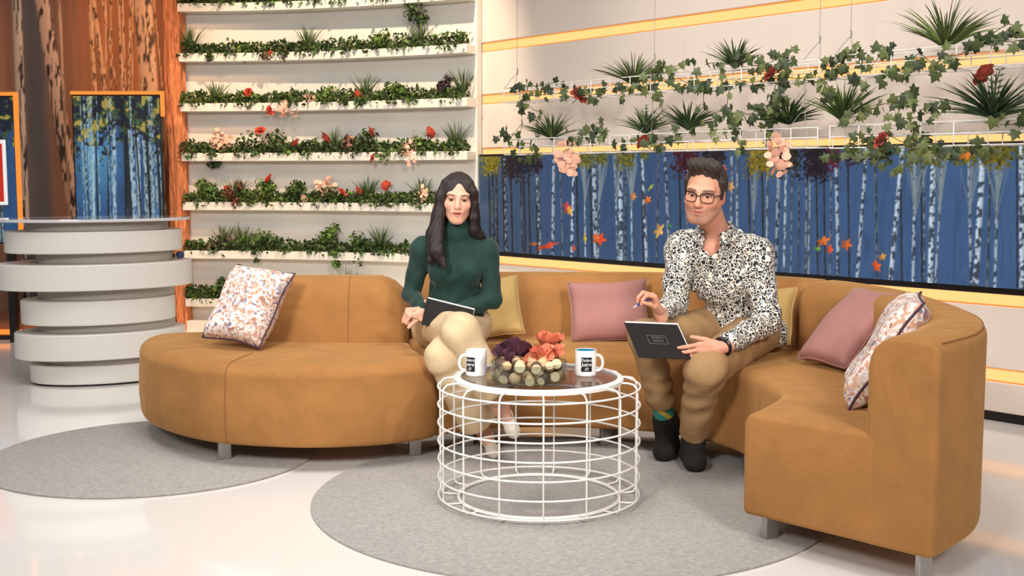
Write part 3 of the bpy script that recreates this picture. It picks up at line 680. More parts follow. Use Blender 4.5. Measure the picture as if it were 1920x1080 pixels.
def mug(px, label, handle, inner, pang, hang):
    P = onz(px, 703, ZT); t = thing('mug', (P[0], P[1], ZT), label, 'mug', 'white mugs'); r = .040; H = .096
    MB().lathe([(0, 0), (r-.003, 0), (r, .003), (r, H-.002), (r-.001, H), (r-.0035, H-.002)], 40).build('body', M_cer, t)
    MB().lathe([(r-.0033, H-.001), (r-.0038, .01), (r-.012, .006), (0, .006)], 40).build('inside', inner, t)
    pts = []
    for k in range(13):
        a = -math.pi/2+math.pi*k/12; d = r-.004+.028*math.cos(a)**.7 if math.cos(a) > 0 else r-.004
        pts.append((d*math.cos(hang), d*math.sin(hang), .048+.030*math.sin(a)))
    MB().tube(pts, .0055, 8).build('handle', M_cer, t)
    # printed black square with lettering, wrapped on the mug
    def wrap(x, z, e): a = pang+x/r; return ((r+e)*math.cos(a), (r+e)*math.sin(a), z)
    n = 14; v = []; f = []; w2 = .021
    for i in range(n+1):
        x = -w2+2*w2*i/n
        for z in (.018, .072): v.append(wrap(x, z, .0004))
    for i in range(n): f.append((i*2, i*2+2, i*2+3, i*2+1))
    pr_ = obj('printed_square', v, f, M_ink, t)
    for body, z, s in (('Dobro', .061, .0155), ('jutro', .045, .0185), ('///', .028, .0165)):
        tv, tf = text_mesh(body, s, 1.0, .12); obj('lettering', [wrap(p[0], z+p[1], .0009) for p in tv], tf, M_txt, pr_)
mug(893, 'white mug with a black printed square and its handle on the left', 'l', M_cer, -math.pi/2-.62, math.pi+.15)
mug(1098, 'white mug with a blue inside and its handle on the right', 'r', M_blue, -math.pi/2+.02, -.15)
# glass bowl with wooden pieces and flowers
PB = onz(992, 716, ZT); BX, BY = PB[0], PB[1]
bw = thing('glass_bowl', (BX, BY, ZT), 'low round clear glass bowl on the coffee table', 'bowl')
MB().lathe([(0, 0), (.130, 0), (.137, .006), (.138, .075), (.1345, .075), (.1325, .010), (0, .006)], 56).build('glass_wall', M_bglass, bw)
MB().tube(circ(.1363, .0755, 56), .0022, 6, closed=True).build('rim', M_bglass, bw)
M_wood = mat('pale_wood', (206, 172, 128), .7, var=.2, vscale=30); M_cut = mat('cut_wood', (224, 200, 160), .7, var=.12, vscale=60); M_barkd = mat('dark_bark', (92, 72, 58), .85, var=.3, vscale=40)
r = np.random.default_rng(5)
lay = []
for ring_, n, rad, z in ((0, 12, .101, .028), (1, 6, .053, .028), (2, 11, .099, .064), (3, 5, .05, .066)):
    for k in range(n):
        a = 2*math.pi*(k+.35*ring_)/n+r.uniform(-.06, .06); lay.append((rad*math.cos(a), rad*math.sin(a), z+r.uniform(-.003, .003), a))
WK = [('chestnut-sized pale wooden ball', 'wooden_ball'), ('short pale cut log piece', 'log_slice'), ('dark bark piece', 'bark_piece')]
for i, (x, y, z, a) in enumerate(lay):
    kind = [0, 1, 2, 1, 2, 1, 0, 2][i % 8]; s = r.uniform(.017, .0225)
    if kind == 0:
        o = MB().lathe([(s*math.sin(t), -s*math.cos(t)*.92) for t in np.linspace(0, math.pi, 9)], 16).build('wooden_ball', M_wood)
        tag(o, 'small round wooden ball among the pieces in the glass bowl', 'wooden ball', 'wooden balls in the glass bowl')
    else:
        L = s*1.25; rr_ = s*.95
        o = obj('log_piece', *(lambda m: (m.v, m.f))(MB().lathe([(0, -L), (rr_*.9, -L), (rr_, -L*.9), (rr_, L*.9), (rr_*.9, L), (0, L)], 14)), None, None, mats=[M_wood if kind == 1 else M_barkd, M_cut], mi=None, autosmooth=40)
        for p in o.data.polygons:
            if abs(p.normal.z) > .8: p.material_index = 1
        if kind == 1: tag(o, 'short pale cut log piece in the glass bowl', 'log piece', 'cut log pieces in the glass bowl')
        else: tag(o, 'dark bark covered log piece in the glass bowl', 'log piece', 'dark log pieces in the glass bowl')
        o.rotation_euler = (math.pi/2+r.uniform(-.4, .4), r.uniform(-.3, .3), r.uniform(-.7, .7))
    o.location = (BX+x, BY+y, ZT+z)
def petalflower(name, c, R, col, n_l, label, seed, tilt=(0, 0), group=None, center=None, cat='flower', openness=(1.25, .35)):
    """cupped bloom of broad petals, each a part"""
    r = np.random.default_rng(seed); t = thing(name, c, label, cat, group); t.rotation_euler = (tilt[0], tilt[1], r.uniform(0, 6)); m = mat(col[0], col[1], .75, var=.16, vscale=60, sheen=.1)
    m.use_backface_culling = False
    nl, npt = len(n_l), 0
    for li, cnt in enumerate(n_l):
        ang = openness[0]+(openness[1]-openness[0])*li/max(1, nl-1); L = R*(1-.22*li); wd_ = L*.95
        v = []; f = []; nu, nv = 7, 7
        for i in range(nu):
            u = i/(nu-1)
            for j in range(nv):
                q = -1+2*j/(nv-1); ww = wd_*.5*math.sin(math.pi*min(1, .12+u*.66))**.6
                a = ang*(1-.35*u)-.25*u; x = u*L*math.sin(ang*(.75+.35*u)); z = u*L*math.cos(ang*(.75+.35*u))
                y = q*ww; z += .35*L*(q*q)*u*.5+.03*L*math.sin(q*7+li)*u; x -= .25*L*q*q*u
                v.append((x, y, z))
        for i in range(nu-1):
            for j in range(nv-1): f.append((i*nv+j, (i+1)*nv+j, (i+1)*nv+j+1, i*nv+j+1))
        me = meshdata('petal', v, f, m)
        for k in range(cnt):
            o = link('petal', me, t); o.rotation_euler = (r.uniform(-.12, .12), r.uniform(-.15, .15), 2*math.pi*(k+.5*li)/cnt+r.uniform(-.15, .15)); s = r.uniform(.88, 1.1); o.scale = (s, s, s)
    MB().lathe([(0, 0), (R*.16, .1*R), (R*.16, .3*R), (0, .4*R)], 10).build('flower_centre', center or mat('pollen', (206, 176, 90), .8), t)
    return t
PUR = ('plum_petal', (84, 40, 58)); ORA = ('orange_petal', (206, 110, 76)); RED = ('red_petal', (200, 72, 44))
def bloom_at(px, py, Y, *a, **k): return petalflower('artificial_flower', at(px, py, Y), *a, **k)
bloom_at(966, 662, 4.17, .076, PUR, (6, 6, 5), 'larger dark plum artificial flower on top of the glass bowl', 1, (.75, .1), center=mat('pollen_pale', (230, 210, 140), .7), group='flowers in the glass bowl')
bloom_at(938, 674, 4.15, .064, PUR, (6, 5), 'smaller dark plum artificial flower at the left rim of the glass bowl', 2, (.8, -.5), group='flowers in the glass bowl')
bloom_at(1027, 660, 4.24, .084, ORA, (6, 6), 'tall upright orange artificial flower on the glass bowl', 3, (.15, .1), group='flowers in the glass bowl', openness=(.75, .3))
bloom_at(1014, 672, 4.15, .064, ORA, (7, 6), 'orange artificial flower low in the middle of the glass bowl', 4, (.75, -.15), group='flowers in the glass bowl')
bloom_at(1042, 670, 4.17, .06, ORA, (6, 6), 'orange artificial flower at the right rim of the glass bowl', 5, (.7, .4), group='flowers in the glass bowl')
# ================================================================== PLANTS
M_leafv = mat('boxwood_leaf', (70, 96, 50), .6, attr='Col', spec=.3)
def leafcols(n, base, r, dv=.35):
    base = np.array(base, float); return lin(np.clip(base[None]*(1+r.uniform(-dv, dv, (n, 1)))+r.uniform(-8, 8, (n, 3)), 0, 255))
def leafcloud(name, C, size, base, seed, m=None, parent=None, outward=None):
    """many small folded leaves as one mesh; C = centres"""
    r = np.random.default_rng(seed); n = len(C); d = r.normal(size=(n, 3))
    if outward is not None: d = d*.7+outward
    d /= np.linalg.norm(d, axis=1)[:, None]; a = np.cross(d, r.normal(size=(n, 3))); a /= np.linalg.norm(a, axis=1)[:, None]; b = np.cross(d, a)
    s = (size*r.uniform(.7, 1.35, n))[:, None]
    V = np.stack([C-a*s*.1, C+a*s*.35+b*s*.34+d*s*.12, C+a*s, C+a*s*.35-b*s*.34+d*s*.12], 1).reshape(-1, 3)
    i = np.arange(n)*4; F = np.vstack([np.stack([i, i+1, i+2], 1), np.stack([i, i+2, i+3], 1)])
    return obj(name, V, F, m or M_leafv, parent, False, cols=np.repeat(leafcols(n, base, r), 4, 0))
def shelf_X(px, off=.08):
    X = (px-960)/FPX*9
    for _ in range(8): X = (px-960)/FPX*wl(X, off)[1]
    return X
GR_D = (64, 82, 40); GR_L = (92, 114, 50); GR_K = (40, 62, 38)
ORD = ['top', 'second', 'third', 'fourth', 'fifth', 'sixth', 'lowest']
for si, z in enumerate(SHZ):
    r = np.random.default_rng(100+si); X1 = -.285; n = 2200
    if si == 6: X1 = -1.0
    X = r.uniform(-2.6, X1, n); amp = .5+.5*np.sin(X*9+si*2)*np.sin(X*23+si)
    off = r.uniform(.03, .135, n); h = r.random(n)**1.2*(.05+.045*amp)
    hang = r.random(n) < .12*(amp > .6)+.03; off[hang] = r.uniform(.135, .155, hang.sum()); h[hang] = -r.random(hang.sum())*.045+.01
    C = np.array([(*wl(x, o), z+.008+hh_) for x, o, hh_ in zip(X, off, h)])
    o = leafcloud('boxwood_garland', C, .034, GR_D if si % 2 else (72, 90, 42), 200+si); o['kind'] = 'stuff'
    tag(o, 'green boxwood garland filling the %s white planter ledge' % ORD[si], 'garland', 'garlands on the planter ledges')
def grass(name, p, R, n, label, group, seed, col=(78, 104, 66), lean=(0, 0), w=.006, up=.75, droop=.25, cat='plant'):
    r = np.random.default_rng(seed); mb_v = []; mb_f = []; cols = []
    for k in range(n):
        a = r.uniform(0, 2*math.pi); t = r.random()**.7; el = math.pi/2-(1-up)*math.pi*.5*(.25+1.2*t)-.15*t; L = R*r.uniform(.65, 1.1)
        dx, dy, dz = math.cos(a)*math.cos(el)+lean[0], math.sin(a)*math.cos(el)+lean[1], math.sin(el)
        dd = Vector((dx, dy, dz)).normalized(); sd = dd.cross(Vector((0, 0, 1))); sd = sd.normalized() if sd.length > .01 else Vector((1, 0, 0))
        tw = r.uniform(-1, 1); sd = (sd*math.cos(tw)+dd.cross(sd)*math.sin(tw)); b0 = len(mb_v); c = lin(np.clip(np.array(col)*r.uniform(.6, 1.35), 0, 255)); m_ = 5
        for i in range(m_+1):
            u = i/m_; q = dd*(L*u)+Vector((dd.x, dd.y, 0))*(droop*L*u*u*.6)+Vector((0, 0, -droop*L*u*u*.7)); ww = w*(1-u)**.6*.5+.0006
            mb_v += [q-sd*ww, q+sd*ww]; cols += [c, c]
        for i in range(m_): j = b0+i*2; mb_f.append((j, j+1, j+3, j+2))
    o = obj(name, mb_v, mb_f, M_leafv, None, True, cols=np.array(cols)); o.location = p; tag(o, label, cat, group); return o
def side(px): return 'left' if px < 500 else ('middle' if px < 700 else 'right')
def sh_pt(si, px, py=None, off=.085):
    X = shelf_X(px, off); x, y = wl(X, off); z = SHZ[si]+.01
    if py is not None: z = at(px, py, y)[2]
    return (x, y, z)
used = {}
def uniq(base, px):
    """label made unique by how far along the ledge it stands"""
    used.setdefault(base, []).append(px); return base
GRASS = [(1, 367, .20), (1, 588, .19), (1, 799, .17), (2, 412, .17), (2, 695, .19), (2, 880, .20), (3, 638, .17), (3, 866, .20), (4, 447, .17), (4, 697, .18), (4, 801, .18), (5, 420, .18), (5, 458, .20), (5, 722, .20), (6, 655, .24)]
ct = {}
for k, (si, px, R) in enumerate(GRASS):
    n_on = sorted(p for s, p, _ in GRASS if s == si); i = n_on.index(px); w = ['only'] if len(n_on) == 1 else (['left', 'right'] if len(n_on) == 2 else ['left', 'middle', 'right'])
    grass('grass_tuft', sh_pt(si, px), R*1.3, 54, '%s spiky grass tuft on the %s planter ledge' % (w[i], ORD[si]), 'grass tufts on the planter ledges', 300+k, (88, 106, 66), w=.009, up=.82)
def bush(si, px, py, R, base, label, seed, sq=(1, .8, .8), n=170):
    r = np.random.default_rng(seed); x, y, z = sh_pt(si, px, py, .10); d = r.normal(size=(n, 3)); d /= np.linalg.norm(d, axis=1)[:, None]
    lob = r.normal(size=(5, 3))*R*.45*np.array(sq); C = d*(r.random((n, 1))**.5)*R*.68*np.array(sq)+lob[r.integers(0, 5, n)]; o = leafcloud('foliage_clump', C, .034, base, seed, outward=d*1.2); o.location = (x, y, z)
    tag(o, label, 'plant', 'leafy clumps on the planter ledges'); return o
B = [(0, 795, 8, .10, GR_D, 'dark leafy clump hanging over the right of the top planter ledge', (.9, .7, 1)),
     (1, 465, 92, .07, GR_L, 'bright leafy clump on the left of the second planter ledge', (1, .8, .9)), (1, 728, 78, .075, GR_L, 'bright leafy clump on the right of the second planter ledge', (1, .8, .8)), (1, 408, 108, .05, GR_D, 'small dark clump drooping over the second planter ledge', (1, .7, .8)), (1, 540, 98, .06, (96, 84, 60), 'brownish leafy clump in the middle of the second planter ledge', (1.6, .8, .7)),
     (2, 628, 180, .085, GR_L, 'bright bushy clump in the middle of the third planter ledge', (1, .8, .9)), (2, 752, 170, .08, GR_L, 'bright leafy clump towards the right of the third planter ledge', (1.1, .8, .7)), (2, 846, 163, .05, (74, 54, 56), 'dark purplish leaf clump at the right of the third planter ledge', (.8, .7, 1.1)), (2, 690, 190, .05, GR_D, 'small dark clump behind the red bloom of the third planter ledge', (1, .7, .7)),
     (3, 510, 266, .11, GR_D, 'large dark leafy clump on the left of the fourth planter ledge', (1.5, .7, .7)), (3, 408, 300, .06, GR_K, 'dark clump hanging below the fourth planter ledge at the left', (1.2, .7, .7)), (3, 545, 276, .07, GR_L, 'bright leafy clump in the middle of the fourth planter ledge', (1.1, .7, .8)), (3, 688, 270, .09, GR_D, 'dark bushy clump under the red blooms of the fourth planter ledge', (1, .7, 1)), (3, 745, 292, .095, (92, 116, 50), 'bright leafy clump hanging over the right of the fourth planter ledge', (.9, .7, 1)), (3, 800, 268, .07, GR_L, 'bright leafy clump at the right of the fourth planter ledge', (1.2, .7, .8)), (3, 665, 272, .04, (150, 104, 90), 'dusty mauve leaf clump in the middle of the fourth planter ledge', (1, .7, 1)),
     (4, 396, 352, .085, (84, 112, 56), 'feathery green clump at the left of the fifth planter ledge', (1, .7, .8)), (4, 505, 352, .085, GR_L, 'bright leafy clump on the left of the fifth planter ledge', (1, .7, .9)), (4, 560, 358, .08, GR_D, 'dark leafy clump in the middle of the fifth planter ledge', (1.2, .7, .7)), (4, 445, 368, .06, (112, 66, 52), 'reddish brown clump drooping from the fifth planter ledge', (.9, .7, 1.2)), (4, 625, 370, .08, GR_D, 'dark clump below the peach spray of the fifth planter ledge', (1, .7, .8)), (4, 740, 372, .09, GR_D, 'dark clump at the right of the fifth planter ledge', (1.5, .7, .7)),
     (5, 500, 450, .085, (82, 110, 50), 'mid green clump on the left of the sixth planter ledge', (1.6, .7, .7)), (5, 620, 440, .075, GR_L, 'bright leafy clump in the middle of the sixth planter ledge', (1, .7, .8)), (5, 678, 452, .11, (70, 94, 44), 'large bushy clump on the right of the sixth planter ledge', (1, .7, .9)), (5, 420, 458, .06, (104, 84, 66), 'brownish clump at the left of the sixth planter ledge', (1.5, .7, .7)), (5, 480, 476, .05, GR_D, 'small clump drooping from the sixth planter ledge at the left', (.8, .7, 1)), (5, 645, 478, .05, GR_L, 'small clump drooping from the sixth planter ledge in the middle', (.8, .7, 1)),
     (6, 412, 532, .085, (66, 96, 44), 'green bushy clump on the lowest planter ledge beside the sofa', (1, .7, .9)), (6, 372, 548, .06, GR_D, 'small dark clump at the left end of the lowest planter ledge', (1.2, .7, .7))]
for k, (si, px, py, R, base, label, sq) in enumerate(B): bush(si, px, py, R, base, label, 400+k, sq)
M_stem = mat('stem_green', (72, 92, 50), .7)
def stem_to(t, h, r=.0025): MB().tube([(0, 0, -h), (.004, 0, -h*.5), (0, 0, 0)], r, 5).build('stem', M_stem, t)
PEA = ('peach_petal', (236, 178, 146))
FL = [(1, 520, 105, .036, 'red artificial bloom drooping over the second planter ledge'), (2, 477, 173, .032, 'red artificial bloom standing on the left of the third planter ledge'), (2, 515, 208, .036, 'red artificial bloom hanging below the third planter ledge'), (2, 685, 180, .036, 'red artificial bloom on the right of the third planter ledge'),
      (3, 497, 247, .038, 'red bloom high at the left of the fourth planter ledge'), (3, 567, 270, .038, 'red bloom low among leaves at the middle of the fourth planter ledge'), (3, 620, 262, .044, 'largest red bloom in front of the grass tuft on the fourth planter ledge'), (3, 706, 248, .042, 'red bloom high on the right of the fourth planter ledge'), (3, 714, 296, .034, 'small red bloom hanging below the fourth planter ledge'), (3, 820, 250, .042, 'red bloom at the right end of the fourth planter ledge'),
      (4, 430, 355, .026, 'small red bloom at the left of the fifth planter ledge'), (4, 513, 338, .040, 'red bloom standing high on the left of the fifth planter ledge'), (4, 650, 362, .036, 'orange red bloom beside the peach spray of the fifth planter ledge'), (4, 682, 360, .034, 'orange red bloom right of centre on the fifth planter ledge'), (4, 740, 349, .040, 'red bloom standing at the right of the fifth planter ledge')]
for k, (si, px, py, R, label) in enumerate(FL):
    t = petalflower('artificial_flower', sh_pt(si, px, py, .13), R*1.25, RED, (7, 6, 4), label, 500+k, (1.0+.3*math.sin(k), .5*math.cos(k*2)), 'red blooms on the planter ledges', center=mat('dark_centre', (110, 36, 26), .8), openness=(1.15, .4)); stem_to(t, .05)
def spray(p, R, n, label, group, seed, stretch=(1, .5, 1), hang=0, s0=.019):
    n = int(n*1.5)
    r = np.random.default_rng(seed); t = thing('leaf_spray', p, label, 'leaf spray', group); m = mat('peach_leaf', (240, 186, 160), .7, var=.1, vscale=40)
    nn = 9; v = [(0, 0, .15)]+[(math.cos(2*math.pi*i/nn)*(1+.12*math.cos(4*math.pi*i/nn)), math.sin(2*math.pi*i/nn), 0) for i in range(nn)]; f = [(0, 1+i, 1+(i+1) % nn) for i in range(nn)]
    me = meshdata('petal', v, f, m)
    for k in range(n):
        d = r.normal(size=3); d /= np.linalg.norm(d); q = d*R*r.random()**.5*np.array(stretch); q[2] -= hang*r.random()
        o = link('petal', me, t); o.location = q; o.rotation_euler = (math.pi/2+r.uniform(-.7, .7), r.uniform(-.6, .6), r.uniform(-.9, .9)); s = s0*r.uniform(.7, 1.25); o.scale = (s, s*r.uniform(.7, 1), s)
    mb = MB()
    for k in range(4): e = r.normal(size=3)*R*np.array(stretch)*.6; e[2] -= hang*.7; mb.tube([(0, .01, 0), tuple(e*.5+np.array([0, .012, 0])), tuple(e)], .002, 5)
    mb.build('stem', mat('twig', (150, 112, 84), .8), t); return t
for k, (si, px, py, R, n, label, st) in enumerate([(2, 550, 203, .085, 24, 'pale peach leaf spray drooping over the third planter ledge', (1.3, .5, .9)), (2, 590, 186, .05, 8, 'small peach leaf spray in the middle of the third planter ledge', (1.2, .5, .6)), (3, 421, 262, .09, 20, 'peach leaf spray reaching up at the left of the fourth planter ledge', (1.1, .5, 1)), (3, 783, 284, .09, 24, 'peach leaf spray hanging at the right of the fourth planter ledge', (.8, .5, 1.2)), (4, 617, 350, .085, 26, 'peach leaf spray in the middle of the fifth planter ledge', (1.1, .5, .9)), (4, 807, 362, .06, 12, 'peach leaf spray just left of the person in green on the fifth planter ledge', (.7, .5, 1.3)), (4, 578, 372, .03, 6, 'tiny peach leaf spray low on the fifth planter ledge', (1.2, .5, .6))]):
    spray(sh_pt(si, px, py, .12), R, n, label, 'peach sprays on the planter ledges', 600+k, st)
# ---- hanging wire baskets along the right wall
OFFB = .40
def bz(px, py, off=OFFB):
    d = ray(px, py); P0 = K+wn*off; t = (P0@wn)/(d[:2]@wn); return (d[:2]*t-P0)@wd, CAMH+d[2]*t
def basket(s0, s1, z0, z1, label, wires):
    t = thing('wire_basket', wr(s0, OFFB, z0), label, 'wire basket', 'hanging wire baskets', rz=RZ); L = s1-s0; h = z1-z0; hw = .07
    for y in (-hw, hw):
        for z in (0, h*.5, h): MB().tube([(0, y, z), (L, y, z)], .0032, 6).build('rail', M_wire, t)
    for x in (0, L):
        MB().tube([(x, -hw, h), (x, hw, h)], .0032, 6).build('rail', M_wire, t)
    n = int(round(L/.165))
    rib = meshdata('rib', *(lambda m: (m.v, m.f))(MB().tube([(0, -hw, h), (0, -hw, .01), (0, -hw+.01, 0), (0, hw-.01, 0), (0, hw, .01), (0, hw, h)], .003, 6)), M_wire)
    for i in range(n+1): o = link('rib', rib, t); o.location = (L*i/n, 0, 0)
    Mg = mat('grey_cable', (150, 146, 142), .5)
    for x, up in wires:
        mb = MB().tube([(x, 0, h+.11), (x, 0, up-z0)], .0018, 5)
        mb.tube([(x-.05, -hw, h), (x-.02, -.02, h+.07), (x, 0, h+.10), (x+.02, -.02, h+.07), (x+.05, -hw, h)], .0022, 5)
        mb.tube([(x, 0, h+.09), (x+.005, 0, h+.115), (x, 0, h+.13)], .005, 6); mb.build('hanging_cable', Mg, t)
    return t
basket(.80, 3.23, 1.705, 1.80, 'upper white wire basket hung in front of the left half of the video wall', [(.055, 3.3), (1.26, 3.3), (2.38, 3.3)])
basket(3.30, 5.6, 1.705, 1.81, 'upper white wire basket running out of the picture on the right', [(.06, 3.3), (2.2, 3.3)])
basket(.80, 3.23, 1.362, 1.462, 'lower white wire basket hung in front of the left half of the video wall', [(.10, 1.70), (2.3, 1.70), (1.25, 1.70)])
basket(3.30, 5.6, 1.355, 1.465, 'lower white wire basket running out of the picture on the right', [(.08, 1.70), (2.2, 1.70)])
# back cable of the upper basket
# ivy: every leaf a part of its vine
M_ivy = [mat('ivy_green_%s' % n, c, .55, var=.25, vscale=60) for n, c in (('light', (96, 106, 56)), ('mid', (70, 84, 44)), ('dark', (48, 62, 36)))]
def ivy_leaf(m):
    P = [(0, 0), (.30, -.12), (.55, .12), (.36, .30), (.62, .62), (.30, .60), (0, 1.08), (-.30, .60), (-.62, .62), (-.36, .30), (-.55, .12), (-.30, -.12)]
    v = [(0, .35, .05)]+[(x, y, -.10*abs(x)-.06*max(0, y-.5)) for x, y in P]; n = len(P)
    return meshdata('leaf', v, [(0, 1+i, 1+(i+1) % n) for i in range(n)], m, False)
IVY = [ivy_leaf(m) for m in M_ivy]
def vine(s, z, ds, dz, n, label, seed, up=0.0, size=.047):
    r = np.random.default_rng(seed); t = thing('ivy_vine', wr(s, OFFB, z), label, 'ivy', 'ivy vines in the wire baskets', rz=RZ); pts = []
    ph = r.uniform(0, 6)
    for i in range(n+1):
        u = i/n; pts.append((ds*u, -.075-.03*math.sin(3*u+ph), up*math.sin(math.pi*u)+dz*u*u+.018*math.sin(7*u+ph)))
    MB().tube(pts, .0022, 5).build('stem', mat('ivy_stem', (96, 84, 56), .8), t)
    for i in range(n+1):
        for q in range(2 if i % 2 else 1):
            o = link('leaf', IVY[int(r.integers(0, 3))], t); p = pts[i]; sz = size*r.uniform(.65, 1.25)
            o.location = (p[0]+r.uniform(-.03, .03), p[1]-r.uniform(0, .03), p[2]+r.uniform(-.035, .03)); o.scale = (sz, sz, sz)
            o.rotation_euler = (math.pi/2+r.uniform(-.6, .5), r.uniform(-2.6, 2.6) if r.random() < .5 else math.pi+r.uniform(-.9, .9), r.uniform(-.7, .7))
            o.rotation_mode = 'XYZ'
VN = []
def V(px, py, px2, py2, n, up=0.0): VN.append((px, py, px2, py2, n, up))
V(990, 172, 1070, 165, 9, .04); V(985, 200, 1040, 208, 6); V(1000, 180, 1062, 182, 6, .02); V(1100, 170, 1185, 178, 9, .02); V(1075, 180, 1140, 186, 6)
V(1185, 172, 1255, 140, 9, .03); V(1235, 150, 1320, 118, 10, .05); V(1225, 165, 1262, 205, 8); V(1290, 150, 1345, 178, 8); V(1320, 150, 1340, 200, 7)
V(1345, 130, 1440, 125, 10, .03); V(1400, 150, 1490, 160, 10); V(1430, 130, 1500, 100, 9, .03); V(1470, 140, 1560, 165, 9); V(1500, 105, 1460, 190, 9)
V(1570, 125, 1625, 95, 8, .04); V(1560, 140, 1640, 150, 9); V(1630, 130, 1690, 95, 7, .03); V(1660, 140, 1740, 130, 8); V(1700, 110, 1780, 120, 7); V(1790, 120, 1850, 80, 6, .03); V(1850, 80, 1920, 62, 7, .05); V(1380, 150, 1375, 205, 7); V(1880, 90, 1960, 80, 7, .03)
V(958, 262, 990, 255, 6, .04); V(970, 270, 1020, 280, 6); V(1000, 300, 1025, 290, 5); V(1085, 262, 1140, 232, 9, .03); V(1120, 265, 1165, 245, 8, .04); V(1170, 265, 1250, 268, 8)
V(1230, 270, 1290, 255, 8); V(1320, 245, 1400, 220, 10, .05); V(1360, 240, 1410, 275, 9); V(1400, 225, 1440, 210, 7, .03); V(1440, 215, 1490, 180, 9, .03); V(1490, 190, 1455, 255, 10)
V(1560, 180, 1580, 172, 4); V(1600, 230, 1690, 205, 9, .05); V(1600, 265, 1670, 270, 9); V(1690, 210, 1740, 195, 8, .06); V(1700, 235, 1790, 205, 9, .04); V(1680, 262, 1760, 262, 8); V(1570, 285, 1650, 300, 8); V(1730, 282, 1800, 288, 8); V(1800, 280, 1880, 285, 8); V(1890, 240, 1960, 225, 6, .03); V(1660, 285, 1690, 305, 5)
PLX = [(1000, 'far left'), (1190, 'left'), (1375, 'centre left'), (1540, 'centre'), (1720, 'centre right'), (1830, 'right'), (3000, 'far right')]
cnt = {}
ADJ = ['', 'second ', 'third ', 'fourth ', 'fifth ', 'sixth ', 'seventh ', 'eighth ', 'ninth ']
for k, (px, py, px2, py2, n, up) in enumerate(VN):
    s, z = bz(px, py); s2, z2 = bz(px2, py2); tier = 'upper' if k < 24 else 'lower'
    place = next(nm for lim, nm in PLX if (px+px2)/2 < lim); way = 'trailing down' if z2 < z-.06 else ('climbing' if z2 > z+.04 or up > .03 else 'running along')
    key = (tier, place); cnt[key] = cnt.get(key, 0)+1
    vine(s, z, s2-s, z2-z, n, 'ivy vine %s the %s wire baskets, %s%s one' % (way, tier, ADJ[cnt[key]-1], place), 700+k, up)
# spiky plants, ferns, red blooms and peach sprays in the baskets
def bk(px, py, off=OFFB): s, z = bz(px, py, off); return wr(s, off, z)
for k, (px, py, R, n, up, col, label) in enumerate([(1188, 160, .21, 60, .62, (92, 106, 62), 'spiky grass plant in the upper wire basket at the left'), (1378, 128, .17, 60, .6, (70, 92, 56), 'spiky grass plant in the middle of the upper wire basket'), (1772, 92, .25, 60, .62, (92, 108, 56), 'large spiky grass plant in the upper wire basket on the right'),
        (1035, 262, .19, 60, .62, (74, 96, 48), 'spiky grass plant at the left end of the lower wire basket'), (1210, 250, .17, 60, .6, (82, 100, 62), 'greyish spiky plant in the lower wire basket below the cable'), (1290, 243, .18, 70, .58, (58, 80, 48), 'dark spiky plant in the lower wire basket above the person with glasses'), (1478, 232, .18, 80, .5, (50, 76, 38), 'dark drooping plant in the middle of the lower wire basket'), (1580, 228, .22, 70, .66, (76, 98, 44), 'tall spiky plant in the middle of the lower wire basket'), (1862, 222, .24, 90, .5, (50, 74, 42), 'large dark spiky plant in the lower wire basket at the right edge')]):
    grass('spiky_plant', bk(px, py), R*1.2, int(n*1.6), label, 'spiky plants in the wire baskets', 800+k, col, w=.013, up=up, droop=.3)
def fern(px, py, R, label, seed, lean):
    t = thing('fern_frond', bk(px, py), label, 'fern', 'fern fronds in the wire baskets', rz=RZ); m = mat('fern_green', (62, 86, 54), .6); r = np.random.default_rng(seed)
    pts = [(lean*u*u*R, -.02, R*u) for u in np.linspace(0, 1, 9)]; MB().tube(pts, .003, 5).build('stem', m, t)
    lf = meshdata('leaflet', [(0, 0, 0), (.4, .13, .02), (1, 0, -.1), (.4, -.13, .02)], [(0, 1, 2, 3)], m, False)
    for i in range(1, 9):
        for sg in (-1, 1):
            o = link('leaflet', lf, t); o.location = pts[i]; s = R*.36*(1-.08*i); o.scale = (s, s, s); o.rotation_euler = (math.pi/2, -.35 if sg > 0 else math.pi+.35, r.uniform(-.2, .2))
fern(1212, 250, .16, 'small fern frond rising from the lower wire basket at the left', 1, .1); fern(1862, 225, .22, 'tall fern frond rising from the lower wire basket on the right', 2, .15); fern(1012, 262, .13, 'thin fern frond at the left end of the lower wire basket', 3, -.05)
for k, (px, py, R, label) in enumerate([(1083, 182, .05, 'dark red bloom on the upper wire basket at the left'), (1450, 140, .045, 'dark red bloom half hidden in the upper wire basket'), (1848, 143, .05, 'orange red bloom nodding below the upper wire basket on the right'), (1211, 268, .048, 'dark red bloom on the lower wire basket above the video wall'), (1657, 264, .045, 'dark red bloom on the lower wire basket at the right')]):
    t = petalflower('artificial_flower', bk(px, py, OFFB+.09), R*1.25, ('dark_red_petal', (158, 60, 40)), (7, 6, 4), label, 850+k, (.9, .3*math.sin(k*3)), 'red blooms in the wire baskets', center=mat('dark_centre', (110, 36, 26), .8)); stem_to(t, .06)
spray(bk(1066, 278, OFFB+.1), .085, 20, 'peach leaf spray hanging from the lower wire basket at the left', 'peach sprays in the wire baskets', 900, (.9, .4, 1), .12, .026)
spray(bk(1462, 276, OFFB+.1), .09, 22, 'peach leaf spray hanging from the lower wire basket right of the person with glasses', 'peach sprays in the wire baskets', 901, (.9, .4, 1), .10, .026)
